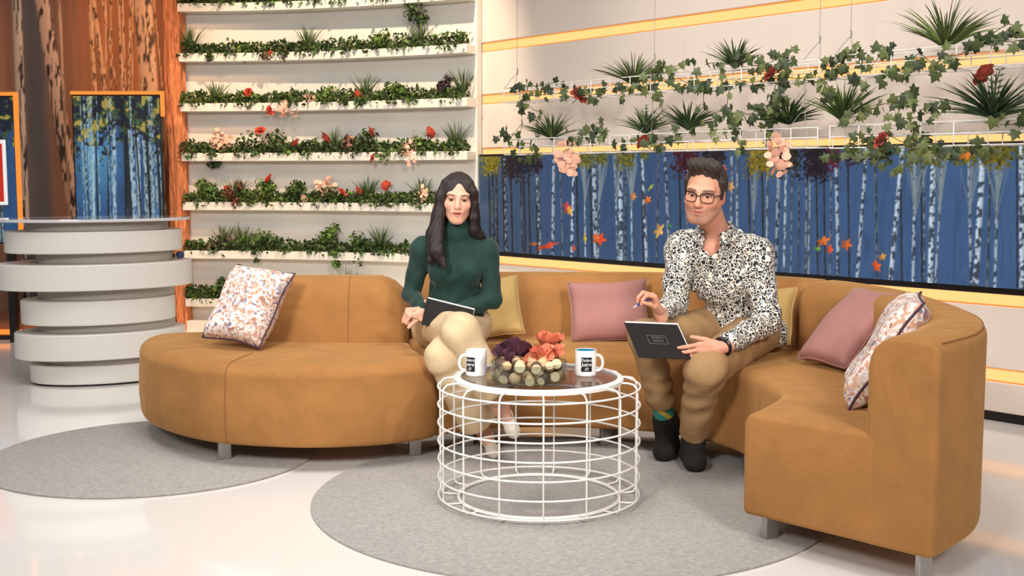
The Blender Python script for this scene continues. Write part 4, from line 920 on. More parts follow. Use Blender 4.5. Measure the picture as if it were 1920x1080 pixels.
# ================================================================== PEOPLE
M_skin = mat('skin', (214, 160, 134), .5, attr='Col', spec=.3)
M_skin.node_tree.nodes['Principled BSDF'].inputs['Subsurface Weight'].default_value = .12
M_skin.node_tree.nodes['Principled BSDF'].inputs['Subsurface Radius'].default_value = (.012, .005, .003)
def rot(yaw, pitch, roll):
    """head facing -Y; yaw turns it, pitch nods it down, roll tips it sideways"""
    return np.array((Matrix.Rotation(yaw, 3, 'Z') @ Matrix.Rotation(pitch, 3, 'X') @ Matrix.Rotation(roll, 3, 'Y')))
def ss(x, a, b): t = np.clip((x-a)/(b-a), 0, 1); return t*t*(3-2*t)
def head_mesh(sex, neck, mouth_open=0.0, h=.0026):
    F = Field((-.125, -.135, -.23), (.125, .25, .15), h); w = 0 if sex == 'f' else 1
    F.ell((0, .012, .045), (.073, .094, .083), .01); F.ell((0, -.022, -.02), (.056+.009*w, .070, .086), .03)
    F.ell((0, -.054, -.085-.001*w), (.023+.016*w, .028, .022), .03); 
    for s in (-1, 1):
        F.cap((s*(.043+.007*w), -.005, -.050), (s*(.016+.008*w), -.066, -.090), .014+.007*w, .011+.006*w, .03)
        F.ell((s*(.041+.003*w), -.058, -.018), (.021, .021, .019), .025)
        F.cap((s*.016, -.087, .028), (s*.045, -.074, .030), .010+.002*w, .010+.002*w, .014)
        F.ell((s*.031, -.099, .006), (.0165, .013, .0100), .014, 'sub')
        # lids around the eyeball
        F.ell((s*.031, -.0745, .006), (.0150, .0150, .0145), .004)
        F.ell((s*.031, -.093, .0055), (.0145, .011, .0078 if sex == 'f' else .0054), .002, 'sub')
        F.ell((s*.077, .012, -.004), (.007, .017, .029), .008, R=rot(s*.35, .2, 0)); F.ell((s*.084, .006, .0), (.005, .009, .016), .004, 'sub')
    F.cap((0, -.084, .020), (0, -.102-.006*w, -.024), .0080, .0088+.0015*w, .016)
    F.ell((0, -.102-.006*w, -.029), (.0105+.001*w, .011, .0095), .010)
    for s in (-1, 1): F.ell((s*(.0088+.0024*w), -.095-.003*w, -.032), (.0068, .0095, .0065), .007); F.ell((s*.0062, -.104, -.0385), (.0032, .005, .003), .002, 'sub')
    F.ell((0, -.080, -.056), (.030, .016, .022), .015)
    g = mouth_open
    for s in (-1, 1):
        F.cap((s*.0270, -.079, -.0545), (s*.005, -.0950, -.0525), .0032, .0052, .005); F.cap((s*.0270, -.079, -.0545), (0, -.0940, -.0645-g), .003, .0064, .005)
    F.ell((0, -.099, -.0582-g*.4), (.023, .010, .0012+g*.5), .0015, 'sub')
    F.cap((0, .032, -.04), neck, .050+.006*w, .050+.006*w, .03)
    V, Q = F.mesh(); x, y, z = V.T
    base = np.array((222, 168, 142) if sex == 'f' else (214, 154, 126), float); C = np.tile(base, (len(V), 1))
    ck = np.exp(-(((np.abs(x)-.042)/.022)**2+((z+.028)/.022)**2))*(y < -.03); C += ck[:, None]*np.array((3, -6, -5))
    ns = np.exp(-((x/.014)**2+((z+.03)/.014)**2))*(y < -.085); C += ns[:, None]*np.array((4, -10, -8))
    er = ss(np.abs(x), .068, .078)*(z > -.05); C += er[:, None]*np.array((4, -14, -12))
    if sex == 'm':
        st = ss(-z, .028, .05)*(1-ss(-z, .112, .135))*(1-ss(y, -.005, .03)); st *= 1-np.exp(-((x/.02)**2+((z+.058)/.007)**2)); C = C*(1-.30*st[:, None])+np.array((96, 78, 66))*.30*st[:, None]
    zc = z-4.5*x*x; lipm = np.exp(-np.clip(np.abs(x)-.018, 0, 1)**2/.0070**2)*np.exp(-((zc+.0590+g*.4)/((.0082+g*.4)*(1-.35*np.clip(np.abs(x)/.026, 0, 1)**2)))**4)*(y < -.074)
    lc = np.array((182, 88, 88) if sex == 'f' else (190, 112, 98)); C = C*(1-.85*lipm[:, None])+lc*.85*lipm[:, None]
    ins = np.exp(-((zc+.0582+g*.4)/(.0011+g*.45))**4)*np.exp(-(x/.022)**4)*(y < -.076); C = C*(1-ins[:, None])+np.array((84, 30, 30))*ins[:, None]
    # brows, colour of the hairs
    bz_ = .0250+.13*np.clip(np.abs(x)-.014, 0, .026)-.26*np.clip(np.abs(x)-.042, 0, 1)+(.002 if sex == 'f' else .003); bt = .0034 if sex == 'f' else .0040
    br = np.exp(-((z-bz_)/bt)**2)*ss(np.abs(x), .010, .018)*(1-ss(np.abs(x), .050, .058))*(y < -.05); C = C*(1-.82*br[:, None])+np.array((66, 44, 36))*.82*br[:, None]
    # lash line
    d = np.sqrt(((np.abs(x)-.031)/.0150)**2+((z-.0075)/.0072)**2); ll = np.exp(-((d-.95)/.16)**2)*(z > .0055)*(y < -.07); C = C*(1-.75*ll[:, None])+np.array((46, 30, 28))*.75*ll[:, None]
    return V, Q, lin(np.clip(C, 0, 255))
M_eye = mat('eye_white', (226, 220, 214), .2); M_iris = mat('iris_brown', (40, 26, 20), .4, spec=.2)
def eyes(parent, T, look=(0, 0)):
    for s in (-1, 1):
        mb = MB(); rr_ = .0134; v = []; f = []
        prof = [(math.sin(a)*rr_, -math.cos(a)*rr_) for a in np.linspace(0, math.pi, 13)]
        mb.lathe(prof, 20); V = np.array(mb.v); V = np.stack([V[:, 0], V[:, 2], V[:, 1]], 1)   # pole towards -Y
        yaw, pit = look; V = V @ rot(yaw, pit, 0).T
        P = T(V+np.array((s*.031, -.0745, .006))); o = obj('eye', P, [q[::-1] for q in mb.f], None, parent, mats=[M_eye, M_iris])
        for p in o.data.polygons:
            if p.index % 12 < 3: p.material_index = 1
def capsule_hand(F, wrist, d, n, s, curls, L=1.0, thumb=(.5, .3), spread=.0):
    """palm and five fingers: d = along the fingers, n = the way the palm looks, s = towards the thumb"""
    wrist = np.array(wrist, float); d = np.array(d, float); d /= np.linalg.norm(d); n = np.array(n, float); n -= d*(n@d); n /= np.linalg.norm(n); s = np.array(s, float); s -= d*(s@d)+n*(s@n); s /= np.linalg.norm(s)
    offs = [.030, .010, -.010, -.028]; lens = [(.040, .024, .020), (.044, .028, .021), (.040, .026, .020), (.031, .020, .018)]; rad = [.0088, .0090, .0085, .0076]; kn = [.086, .090, .085, .076]
    F.cap(wrist-d*.03, wrist+d*.01, .026*L, .024*L, .01)
    tips = []
    for i in range(4):
        K0 = wrist+(d*kn[i]+s*offs[i])*L; F.cap(wrist+s*offs[i]*.55*L+d*.012, K0, .0135*L, .0115*L, .012)
        p = K0; a = 0
        for j in range(3):
            a += curls[i][j]; dd = d*math.cos(a)+n*math.sin(a)+s*(spread*(1.5-i)*.08); dd /= np.linalg.norm(dd); q = p+dd*lens[i][j]*L
            F.cap(p, q, rad[i]*L*(1-.06*j), rad[i]*L*(.94-.08*j), .0025); p = q
        tips.append(p)
    F.cap(wrist+d*.03*L+n*.008, wrist+d*.07*L+n*.004, .014*L, .012*L, .01)
    p = wrist+(d*.020+s*.022+n*.008)*L; a, b = thumb
    d1 = d*math.cos(a)+s*math.sin(a)+n*.35; d1 /= np.linalg.norm(d1); q = p+d1*.040*L; F.cap(p, q, .0135*L, .0105*L, .008)
    d2 = d1*math.cos(b)+(d*.6+n*.6-s*.2)*math.sin(b); d2 /= np.linalg.norm(d2); q2 = q+d2*.030*L; F.cap(q, q2, .0103*L, .0094*L, .003); d3 = d2+(n*.25); d3 /= np.linalg.norm(d3); q3 = q2+d3*.024*L; F.cap(q2, q3, .0093*L, .0078*L, .003)
    return tips, q3
def body_join(parts):
    V = []; Q = []; C = []; n = 0
    for v, q, c in parts: V.append(v); Q.append(q+n); C.append(c); n += len(v)
    return np.vstack(V), np.vstack(Q), np.vstack(C)
def skinpart(F, col):
    v, q = F.mesh(); c = np.tile(lin(col), (len(v), 1)); return v, q, c
def A(px, py, Y): return at(px, py, Y)
def box_of(pts, m): P = np.array(pts); return P.min(0)-m, P.max(0)+m
# ---------------------------------------------------------------- woman
wm = thing('person', (-.27, 5.08, .44), 'person with long dark hair in a dark green turtleneck and beige trousers, legs crossed', 'person', 'seated people')
def wpart(o): o.parent = wm; o.matrix_parent_inverse = Matrix.Translation(wm.location).inverted(); return o
PEL = np.array((-.27, 5.16, .55)); HR = np.array((-.35, 5.14, .54)); HL = np.array((-.185, 5.15, .54))
KR = A(864, 622, 4.70); AR = A(942, 770, 4.74); TR = A(964, 812, 4.66)
KL = A(830, 668, 4.74); AL = np.array((-.125, 4.91, .105)); TL = np.array((-.075, 4.80, .036))
SR = A(793, 466, 5.07); SL_ = A(912, 468, 5.07); NB = np.array((-.248, 5.085, .93)); HC = A(858, 377, 5.02)
ER = A(771, 552, 5.10); WR = A(795, 583, 4.93); EL = A(924, 562, 5.06); WL = A(835, 590, 4.93)
Rw = rot(.06, .0, .06); HSC = .90
def Tw(P): return (np.asarray(P)*HSC) @ Rw.T + HC
hv, hq, hc = head_mesh('f', ((NB+(0, .01, -.01)-HC)@Rw)/HSC, .0016); parts = [(Tw(hv), hq, hc)]
SKW = (220, 166, 140)
F = Field(*box_of([WR], .17), .0028); tipsR, _ = capsule_hand(F, WR, (-.86, -.5, -.05), (-.25, .3, -.9), (-.35, -.8, .45), [(1.1, 1.45, .9), (1.15, 1.5, .9), (1.2, 1.5, .9), (1.25, 1.45, .9)], .90, (.45, .5)); parts.append(skinpart(F, SKW))
F = Field(*box_of([WL], .17), .0030); capsule_hand(F, WL, (-.9, -.25, -.1), (.1, -.75, .65), (-.1, .5, .8), [(.2, .3, .2)]*4, .86, (.6, .2)); parts.append(skinpart(F, SKW))
F = Field(*box_of([PEL, HR, HL, KR, KL, AR, AL, TR, TL, SR, SL_, ER, EL, WR, WL, NB], .1), .011)
F.ell(PEL, (.14, .11, .10), .05); F.cap(PEL, NB-(0, -.01, .10), .085, .068, .05); F.cap(SR+(.02, .01, -.01), SL_+(-.02, .01, -.01), .032, .032, .03); F.cap(NB-(0, 0, .06), NB+(0, -.01, .03), .040, .040, .02)
for a, b, c in ((SR, ER, WR), (SL_, EL, WL)): F.cap(a, b, .035, .03, .02); F.cap(b, c, .029, .021, .02)
for a, b, c, t in ((HR, KR, AR, TR), (HL, KL, AL, TL)): F.cap(a, b, .065, .045, .03); F.cap(b, c, .044, .028, .02)
parts.append(skinpart(F, SKW))
for a, k, t in ((AR, KR, TR), (AL, KL, TL)):
    F = Field(*box_of([a, t], .11), .004); sh = (k-a)/np.linalg.norm(k-a); fd = (t-a)/np.linalg.norm(t-a); heel = a-fd*.035-sh*.045
    F.cap(a+sh*.1, a, .034, .029, .02); F.cap(a, t-fd*.02, .028, .017, .02); F.cap(a, heel, .026, .022, .02); parts.append(skinpart(F, SKW))
V_, Q_, C_ = body_join(parts); wpart(obj('body', V_, Q_, M_skin, None, cols=C_)); 
eyes(wm, Tw, (.0, -.10))
for o in [c for c in wm.children if c.name.startswith('eye')]: o.matrix_parent_inverse = Matrix.Translation(wm.location).inverted()
# sweater
M_knit = mat('green_knit', (15, 50, 42), .85, var=.10, vscale=25, bump=.25, bscale=70, sheen=.15)
F = Field(*box_of([SR, SL_, ER, EL, WR, WL, NB+(0, 0, .12), PEL-(0, 0, .03)], .12), .0065)
F.ell((-.262, 5.105, .60), (.138, .105, .10), .05); F.ell((-.255, 5.11, .68), (.112, .090, .10), .05); F.ell((-.250, 5.09, .79), (.120, .095, .12), .05); F.ell((-.248, 5.06, .905), (.085, .055, .05), .04); F.ell((-.250, 5.09, .87), (.138, .085, .075), .04)
for s in (-1, 1): F.ell((-.250+s*.062, 5.018, .795), (.056, .056, .060), .035)
for S_ in (SR, SL_): F.cap(NB+(0, 0, -.01), S_+(0, 0, -.005), .050, .050, .035)
F.cap(SR, SR+(ER-SR)*.3, .051, .048, .03); F.cap(SR+(ER-SR)*.3, ER, .048, .041, .008); F.cap(ER, WR-(WR-ER)*.02, .041, .030, .012); F.cap(SL_, SL_+(EL-SL_)*.3, .051, .048, .03); F.cap(SL_+(EL-SL_)*.3, EL, .048, .041, .008); F.cap(EL, WL-(WL-EL)*.06, .041, .030, .012)
F.cap(NB-(0, 0, .02), NB+(.006, -.030, .066), .070, .061, .02); F.cap(NB+(.004, -.026, .030), NB+(.005, -.028, .036), .066, .066, .005)
F.warp(lambda X, Y, Z: .0022*np.sin(70*Z+14*np.sin(9*X)+20*Y)*np.clip((Z-.55)/.05, 0, 1)*np.clip((.86-Z)/.1, 0, 1)+.0018*np.sin(55*X+60*Z+30*Y))
v, q = F.mesh(); wpart(obj('sweater', v, q, M_knit, None))
# trousers
M_bei = mat('beige_cotton', (206, 180, 142), .85, var=.06, vscale=14, bump=.6, bscale=16)
def fold(X, Y, Z): return .0048*np.sin(30*X+8*np.sin(9*Z)+22*Y)*np.sin(11*Z+17*X+5)+.0010*np.sin(60*Z+50*X+40*Y)
def cutleg(F, p, k, a):
    n = (a-k)/np.linalg.norm(a-k); X, Y, Z = F.grid((slice(None),)*3); d = (X-p[0])*n[0]+(Y-p[1])*n[1]+(Z-p[2])*n[2]
    r = np.sqrt((X-p[0])**2+(Y-p[1])**2+(Z-p[2])**2); F.v = np.where(r < .20, np.maximum(F.v, d), F.v)
F = Field(*box_of([PEL, HR, HL, KR, KL, AR, AL], .13), .0065)
F.ell(PEL-(0, 0, .01), (.165, .135, .105), .05); F.cap(HR, KR, .098, .074, .06)
hemR = KR+(AR-KR)*.80; hemL = KL+(AL-KL)*.86
F.cap(KR, hemR+(AR-KR)*.2, .072, .070, .04)
F2 = Field(*box_of([PEL, HR, HL, KR, KL, AR, AL], .13), .0065); F2.cap(HL, KL, .098, .072, .03); F2.cap(KL, hemL+(AL-KL)*.2, .070, .092, .04)
F.warp(fold); F2.warp(fold); cutleg(F, hemR, KR, AR); cutleg(F2, hemL, KL, AL); F.v = smin(F.v, F2.v, .006)
v, q = F.mesh(); wpart(obj('trousers', v, q, M_bei, None))
M_shoe = mat('cream_leather', (232, 220, 204), .4)
for a, k, t in ((AR, KR, TR), (AL, KL, TL)):
    F = Field(*box_of([a, t], .12), .004); sh = (k-a)/np.linalg.norm(k-a); fd = (t-a)/np.linalg.norm(t-a); heel = a-fd*.035-sh*.045
    F.cap(a-sh*.03, t, .030, .024, .02); F.ell(t-fd*.02, (.030, .034, .024), .02); F.cap(a-sh*.02, heel, .031, .026, .02)
    F.cap(a+sh*.12-fd*.0, a+fd*.035-sh*.008, .036, .027, .006, 'sub'); F.cap(heel-sh*.004, heel-sh*.035, .014, .010, .008)
    v, q = F.mesh(); wpart(obj('shoe', v, q, M_shoe, None))
    MB().tube([tuple(a+sh*.03+np.array((math.cos(x)*.033, math.sin(x)*.033, .006*math.sin(x)))) for x in np.linspace(0, 2*math.pi, 20)[:-1]], .0018, 5, closed=True).build('anklet', mat('silver', (220, 214, 206), .25, metal=.8), wm).matrix_parent_inverse = Matrix.Translation(wm.location).inverted()
# hair
def hair_mat(name, c):
    m = mat(name, c, .42, var=.35, vscale=30, stretch=(6, 6, .7), spec=.5, bump=.5, bscale=60); return m
M_hw = hair_mat('dark_brown_hair', (36, 23, 20))
F = Field((-.17, -.16, -.37), (.20, .16, .16), .0042)
F.ell((0, .020, .048), (.086, .104, .094), .01); F.ell((0, .065, -.04), (.078, .050, .13), .04)
for pts, rr in (([(-.062, -.045, .085), (-.080, -.035, .02), (-.086, -.030, -.06), (-.094, -.045, -.15), (-.088, -.088, -.24), (-.045, -.108, -.315)], [.022, .026, .030, .036, .034, .012]),
                ([(-.070, .01, .04), (-.088, .01, -.08), (-.108, -.01, -.17), (-.118, -.06, -.29)], [.03, .032, .034, .016]),
                ([(.045, -.050, .092), (.070, -.042, .05), (.079, -.028, -.01), (.080, -.020, -.08), (.086, -.005, -.135), (.125, .01, -.165)], [.018, .018, .017, .018, .022, .016]),
                ([(.072, .015, .04), (.082, .02, -.08), (.095, .03, -.16), (.14, .03, -.178)], [.028, .026, .026, .014])):
    for i in range(len(pts)-1): F.cap(pts[i], pts[i+1], rr[i], rr[i+1], .018)
F.warp(lambda X, Y, Z: .0014*np.sin(44*np.arctan2(X, Y+.01)+5*Z)+.0009*np.sin(97*np.arctan2(X, Y+.01)-7*Z))
F.ell((.006, -.108, -.016), (.0545, .060, .106), .004, 'sub'); F.ell((.004, -.112, .055), (.024, .050, .052), .01, 'sub'); F.cap((-.006, -.12, .118), (0, .03, .150), .004, .004, .004, 'sub')
v, q = F.mesh(); HV = [Tw(v)]; HF = [tuple(p) for p in q]; nH = len(v); r = np.random.default_rng(9)
CUR = [([(-.030, -.045, .112), (-.066, -.045, .078), (-.088, -.040, .02), (-.096, -.035, -.06), (-.108, -.05, -.15), (-.100, -.085, -.24), (-.060, -.112, -.335)], .020, 70), ([(-.02, .0, .122), (-.078, .0, .06), (-.105, .01, -.06), (-.125, -.01, -.17), (-.128, -.06, -.31)], .016, 40),
       ([(.020, -.045, .112), (.056, -.044, .078), (.084, -.035, .02), (.092, -.025, -.07), (.102, -.01, -.14), (.150, .01, -.178)], .012, 50), ([(.02, .0, .122), (.068, .0, .07), (.100, .015, -.04), (.112, .02, -.14), (.160, .03, -.185)], .012, 30)]
for path, sp_, cnt_ in CUR:
    for k in range(cnt_):
        o_ = r.normal(size=3)*sp_*.5; e_ = r.normal(size=3)*sp_*.35; c_ = crom(path, 16); u_ = np.linspace(0, 1, 16)[:, None]; end = r.uniform(.86, 1.0); c_ = c_[:max(8, int(16*end))]; u_ = u_[:len(c_)]
        c_ = c_+o_*np.minimum(1, .25+u_*1.2)+e_*u_; m_ = MB().tube([tuple(p) for p in Tw(c_)], [.0022*(1-.55*i/len(c_)) for i in range(len(c_))], 4); HV.append(np.array(m_.v)); HF += [tuple(i+nH for i in p) for p in m_.f]; nH += len(m_.v)
wpart(obj('hair', np.vstack(HV), HF, M_hw, None))
# ---------------------------------------------------------------- man
mn = thing('person', (.98, 4.98, .44), 'person with glasses and short dark hair in a black and white patterned shirt, leaning forward', 'person', 'seated people')
def mpart(o): o.parent = mn; o.matrix_parent_inverse = Matrix.Translation(mn.location).inverted(); return o
PEL = np.array((.99, 4.98, .56)); HR = np.array((.89, 4.97, .55)); HL = np.array((1.05, 4.90, .545))
KR = A(1212, 632, 4.62); AR = np.array((.672, 4.87, .125)); TR = np.array((.640, 4.765, .03))
KL = A(1322, 694, 4.44); AL = np.array((.756, 4.715, .115)); TL = np.array((.748, 4.585, .03))
SR = A(1278, 464, 4.84); SL_ = A(1420, 476, 4.84); NB = A(1348, 432, 4.83); HC = A(1321, 366, 4.67)
ER = A(1264, 574, 4.80); WR = A(1236, 586, 4.60); EL = A(1437, 604, 4.68); WL = A(1352, 652, 4.45)
Rm = rot(-.40, .10, .10); HSM = 1.0
def Tm(P): return (np.asarray(P)*HSM) @ Rm.T + HC
hv, hq, hc = head_mesh('m', ((NB+(.005, .025, -.05)-HC)@Rm)/HSM, 0); parts = [(Tm(hv), hq, hc)]
SKM = (212, 152, 126)
F = Field(*box_of([WR], .19), .003); tipsM, thM = capsule_hand(F, WR, (-.42, -.30, .86), (-.80, -.25, -.45), (.15, -.95, .1), [(.85, 1.0, .6), (.75, 1.05, .7), (.8, 1.1, .8), (.85, 1.1, .8)], .98, (.5, .9)); parts.append(skinpart(F, SKM))
F = Field(*box_of([WL], .19), .003); capsule_hand(F, WL, (-.94, -.20, -.16), (-.25, .90, -.1), (.0, .2, .95), [(.10, .28, .2), (.12, .3, .2), (.15, .32, .25), (.2, .35, .3)], 1.0, (.55, .35)); parts.append(skinpart(F, SKM))
F = Field(*box_of([PEL, HR, HL, KR, KL, AR, AL, TR, TL, SR, SL_, ER, EL, WR, WL, NB], .1), .011)
F.ell(PEL, (.14, .11, .10), .05); F.cap(PEL, NB+(.01, .03, -.13), .10, .08, .05); F.cap(SR, SL_, .045, .045, .04); F.cap(NB-(0, 0, .08), A(1337, 415, 4.765), .050, .050, .02); F.cap(NB-(0, -.01, .06), A(1332, 468, 4.785), .045, .040, .02)
for a, b, c in ((SR, ER, WR), (SL_, EL, WL)): F.cap(a, b, .042, .036, .02); F.cap(b, c, .034, .026, .02)
for a, b, c, t in ((HR, KR, AR, TR), (HL, KL, AL, TL)): F.cap(a, b, .07, .05, .03); F.cap(b, c, .048, .032, .02)
parts.append(skinpart(F, SKM))
V_, Q_, C_ = body_join(parts); mpart(obj('body', V_, Q_, M_skin, None, cols=C_))
eyes(mn, Tm, (.34, .0))
for o in [c for c in mn.children if c.name.startswith('eye')]: o.matrix_parent_inverse = Matrix.Translation(mn.location).inverted()
# shirt with a dense black and white print
def shirt_mat():
    m = bpy.data.materials.new('patterned_shirt'); m.use_nodes = True; nt = m.node_tree; b = nt.nodes['Principled BSDF']; b.inputs['Roughness'].default_value = .8
    tc = nt.nodes.new('ShaderNodeTexCoord'); nz = nt.nodes.new('ShaderNodeTexNoise'); nz.inputs['Scale'].default_value = 40; nz.inputs['Detail'].default_value = 1
    ad = nt.nodes.new('ShaderNodeMix'); ad.data_type = 'RGBA'; ad.inputs['Factor'].default_value = .035; nt.links.new(tc.outputs['Object'], nz.inputs['Vector']); nt.links.new(tc.outputs['Object'], ad.inputs['A']); nt.links.new(nz.outputs['Color'], ad.inputs['B'])
    vo = nt.nodes.new('ShaderNodeTexVoronoi'); vo.feature = 'DISTANCE_TO_EDGE'; vo.inputs['Scale'].default_value = 78; nt.links.new(ad.outputs['Result'], vo.inputs['Vector'])
    lt = nt.nodes.new('ShaderNodeMath'); lt.operation = 'LESS_THAN'; lt.inputs[1].default_value = .085; nt.links.new(vo.outputs['Distance'], lt.inputs[0])
    v2 = nt.nodes.new('ShaderNodeTexVoronoi'); v2.inputs['Scale'].default_value = 78; nt.links.new(ad.outputs['Result'], v2.inputs['Vector']); sp = nt.nodes.new('ShaderNodeSeparateColor'); nt.links.new(v2.outputs['Color'], sp.inputs['Color'])
    cr = nt.nodes.new('ShaderNodeValToRGB'); cr.color_ramp.interpolation = 'CONSTANT'; e = cr.color_ramp.elements; e[0].color = rgba((22, 22, 26)); e[1].position = .80; e[1].color = rgba((128, 106, 84))
    q = e.new(.88); q.color = rgba((96, 104, 116)); q = e.new(.94); q.color = rgba((226, 222, 212)); nt.links.new(sp.outputs['Red'], cr.inputs['Fac'])
    mx = nt.nodes.new('ShaderNodeMix'); mx.data_type = 'RGBA'; nt.links.new(lt.outputs[0], mx.inputs['Factor']); nt.links.new(cr.outputs['Color'], mx.inputs['A']); mx.inputs['B'].default_value = rgba((230, 224, 212)); nt.links.new(mx.outputs['Result'], b.inputs['Base Color']); return m
M_shirt = shirt_mat()
F = Field(*box_of([SR, SL_, ER, EL, WR, WL, NB+(0, 0, .09), PEL-(0, 0, .05)], .15), .0065)
W1 = A(1395, 585, 4.93); C1 = A(1365, 520, 4.86); C2 = A(1350, 478, 4.84)
F.ell(PEL+(.0, -.01, .02), (.175, .145, .11), .06); F.ell(W1, (.150, .125, .11), .06); F.ell(C1, (.165, .118, .13), .06); F.ell(C2, (.160, .095, .075), .05)
for S_ in (SR, SL_): F.cap(NB+(0, .015, -.03), S_, .060, .066, .04)
F.cap(SR, ER, .066, .056, .03); F.cap(ER, WR-(WR-ER)*.22, .055, .042, .02); F.cap(SL_, EL, .066, .058, .03); F.cap(EL, WL-(WL-EL)*.12, .056, .042, .02)
F.ell(A(1452, 628, 4.98), (.07, .08, .06), .05)
F.warp(lambda X, Y, Z: .004*np.sin(40*Z+25*X+10*np.sin(20*X))*np.sin(18*X+11*Y)+.002*np.sin(80*X-60*Z))
# open neck
NK = A(1334, 400, 4.73); F.cap(NB+(-.006, -.005, .004), NK, .048, .066, .006, 'sub'); F.cap(A(1333, 440, 4.735), A(1327, 480, 4.69), .019, .004, .006, 'sub')
v, q = F.mesh(); mpart(obj('shirt', v, q, M_shirt, None))
# folded collar standing round the neck, open at the front
CN = A(1341, 424, 4.785); bk_ = np.array((.38, .925, 0)); lf_ = np.array((.925, -.38, 0)); F = Field(*box_of([CN], .15), .004)
def colp(th, dr, dz): return CN+(bk_*math.cos(th)+lf_*math.sin(th))*(.066+dr)+np.array((0, 0, .026*math.cos(th)+dz-.006*(th > 0)))
ths = np.linspace(-2.62, 2.62, 27)
for i in range(26):
    a0, a1 = ths[i], ths[i+1]; fl = .030+.016*max(0, (abs(a0)-1.3)/1.3); F.cap(colp(a0, .004, .0), colp(a1, .004, .0), .0055, .0055, .004)
    for u in (.33, .66, 1.0): F.cap(colp(a0, .004+.020*u, -fl*u), colp(a1, .004+.020*u, -fl*u), .0052, .0052, .008)
    F.cap(colp(a0, .0, -.02), colp(a1, .0, -.02), .005, .005, .006)
for sg in (-1, 1): e_ = colp(sg*2.62, .02, -.04); F.cap(e_, e_+lf_*(.012*sg)+np.array((0, -.012, -.024)), .006, .004, .012)
v, q = F.mesh(); mpart(obj('collar', v, q, M_shirt, None))
M_kha = mat('khaki_cotton', (158, 124, 84), .85, var=.07, vscale=14, bump=.6, bscale=16)
F = Field(*box_of([PEL, HR, HL, KR, KL, AR, AL], .13), .0065)
F.ell(PEL-(0, 0, .01), (.175, .15, .11), .05); F.cap(HR, KR, .098, .072, .04); F2 = Field(*box_of([PEL, HR, HL, KR, KL, AR, AL], .13), .0065); F2.cap(HL, KL, .102, .078, .04)
hemR = KR+(AR-KR)*.70; hemL = KL+(AL-KL)*.90
F.cap(KR, hemR+(AR-KR)*.15, .070, .056, .03); F2.cap(KL, hemL+(AL-KL)*.15, .074, .058, .03); F.warp(fold); F2.warp(fold); cutleg(F, hemR, KR, AR); cutleg(F2, hemL, KL, AL); F.v = smin(F.v, F2.v, .02)
v, q = F.mesh(); mpart(obj('trousers', v, q, M_kha, None))
M_boot = mat('black_suede', (24, 20, 18), .9, var=.25, vscale=30)
for a, k, t in ((AR, KR, TR), (AL, KL, TL)):
    F = Field(*box_of([a, t, a-(0, 0, .1)], .13), .0045); fd = t-a; fd[2] = 0; fd /= np.linalg.norm(fd); sh = (k-a)/np.linalg.norm(k-a); g = np.array((a[0], a[1], .055))
    F.cap(a+sh*.045, g, .054, .048, .02); F.cap(g-fd*.02, np.array((t[0], t[1], .050))-fd*.02, .046, .040, .03); F.ell(np.array((t[0], t[1], .045))-fd*.02, (.046, .052, .038), .02); F.half((0, 0, .015), (0, 0, -1))
    if k is KR: F.cap(a+sh*.02, a+sh*.07, .052, .050, .02)
    v, q = F.mesh(); b = mpart(obj('boot', v, q, M_boot, None))
F = Field(*box_of([AR, KR], .08), .005); sh = (KR-AR)/np.linalg.norm(KR-AR); F.cap(AR+sh*.05, AR+sh*.15, .044, .046, .01); v, q = F.mesh(); z_ = v[:, 2]
sk = mpart(obj('sock', v, q, mat('teal_sock', (60, 150, 140), .9, attr='Col'), None, cols=lin(np.where((np.sin((v[:, 2]*1.3+v[:, 0])*70) > .55)[:, None], np.array((214, 176, 52)), np.array((58, 152, 142))))))
# hair, glasses, watch, ring
M_hm = hair_mat('brown_hair', (50, 37, 31))
F = Field((-.12, -.14, -.10), (.12, .15, .19), .0038)
F.ell((0, .024, .056), (.0815, .097, .086), .01); F.cap((-.045, -.048, .125), (.045, -.050, .122), .026, .026, .03); F.cap((-.03, -.060, .128), (.02, -.053, .136), .022, .018, .02); F.ell((0, .06, .02), (.072, .055, .075), .03)
for s in (-1, 1): F.cap((s*.072, -.018, .06), (s*.0735, -.012, -.005), .014, .007, .012)
F.half((0, 0, -.055), (0, -.5, -1))
F.warp(lambda X, Y, Z: .0045*np.sin(120*X+30*Y+20*np.sin(40*Y))*np.sin(70*Y+60*X)*np.clip((Z-.06)/.05, 0, 1)+.0012*np.sin(240*X+160*Z))
F.ell((0, -.118, .012), (.062, .075, .082), .006, 'sub')
for s in (-1, 1): F.ell((s*.062, -.100, .062), (.028, .060, .046), .006, 'sub'); F.ell((s*.085, .012, -.012), (.016, .028, .032), .006, 'sub')
v, q = F.mesh(); mpart(obj('hair', Tm(v), q, M_hm, None))
gl = []
M_frame = mat('dark_frames', (34, 26, 26), .3)
mb = MB()
for s in (-1, 1):
    ring = []
    for k in range(28):
        a = 2*math.pi*k/28; c, s_ = math.cos(a), math.sin(a); e = 3.2
        X = s*.034+.0255*abs(c)**(2/e)*(1 if c > 0 else -1); Z = .002+.0190*abs(s_)**(2/e)*(1 if s_ > 0 else -1)
        ring.append((X, -.1035+.012*(abs(X)/.06)**2*1.4, Z))
    mb.tube([tuple(p) for p in Tm(ring)], .0017, 6, closed=True); mb.tube([tuple(p) for p in Tm([(X_, Y_-.0008, Z_+.0008) for X_, Y_, Z_ in ring if Z_ > .008])][::1], .0026, 6)
    mb.tube([tuple(p) for p in Tm([(s*.0595, -.088, .012), (s*.071, -.070, .012), (s*.0775, -.02, .010), (s*.0785, .012, .006)])], .002, 6)
mb.tube([tuple(p) for p in Tm([(-.010, -.104, .007), (0, -.1085, .010), (.010, -.104, .007)])], .0019, 6)
g_ = mpart(mb.build('glasses', M_frame, None))
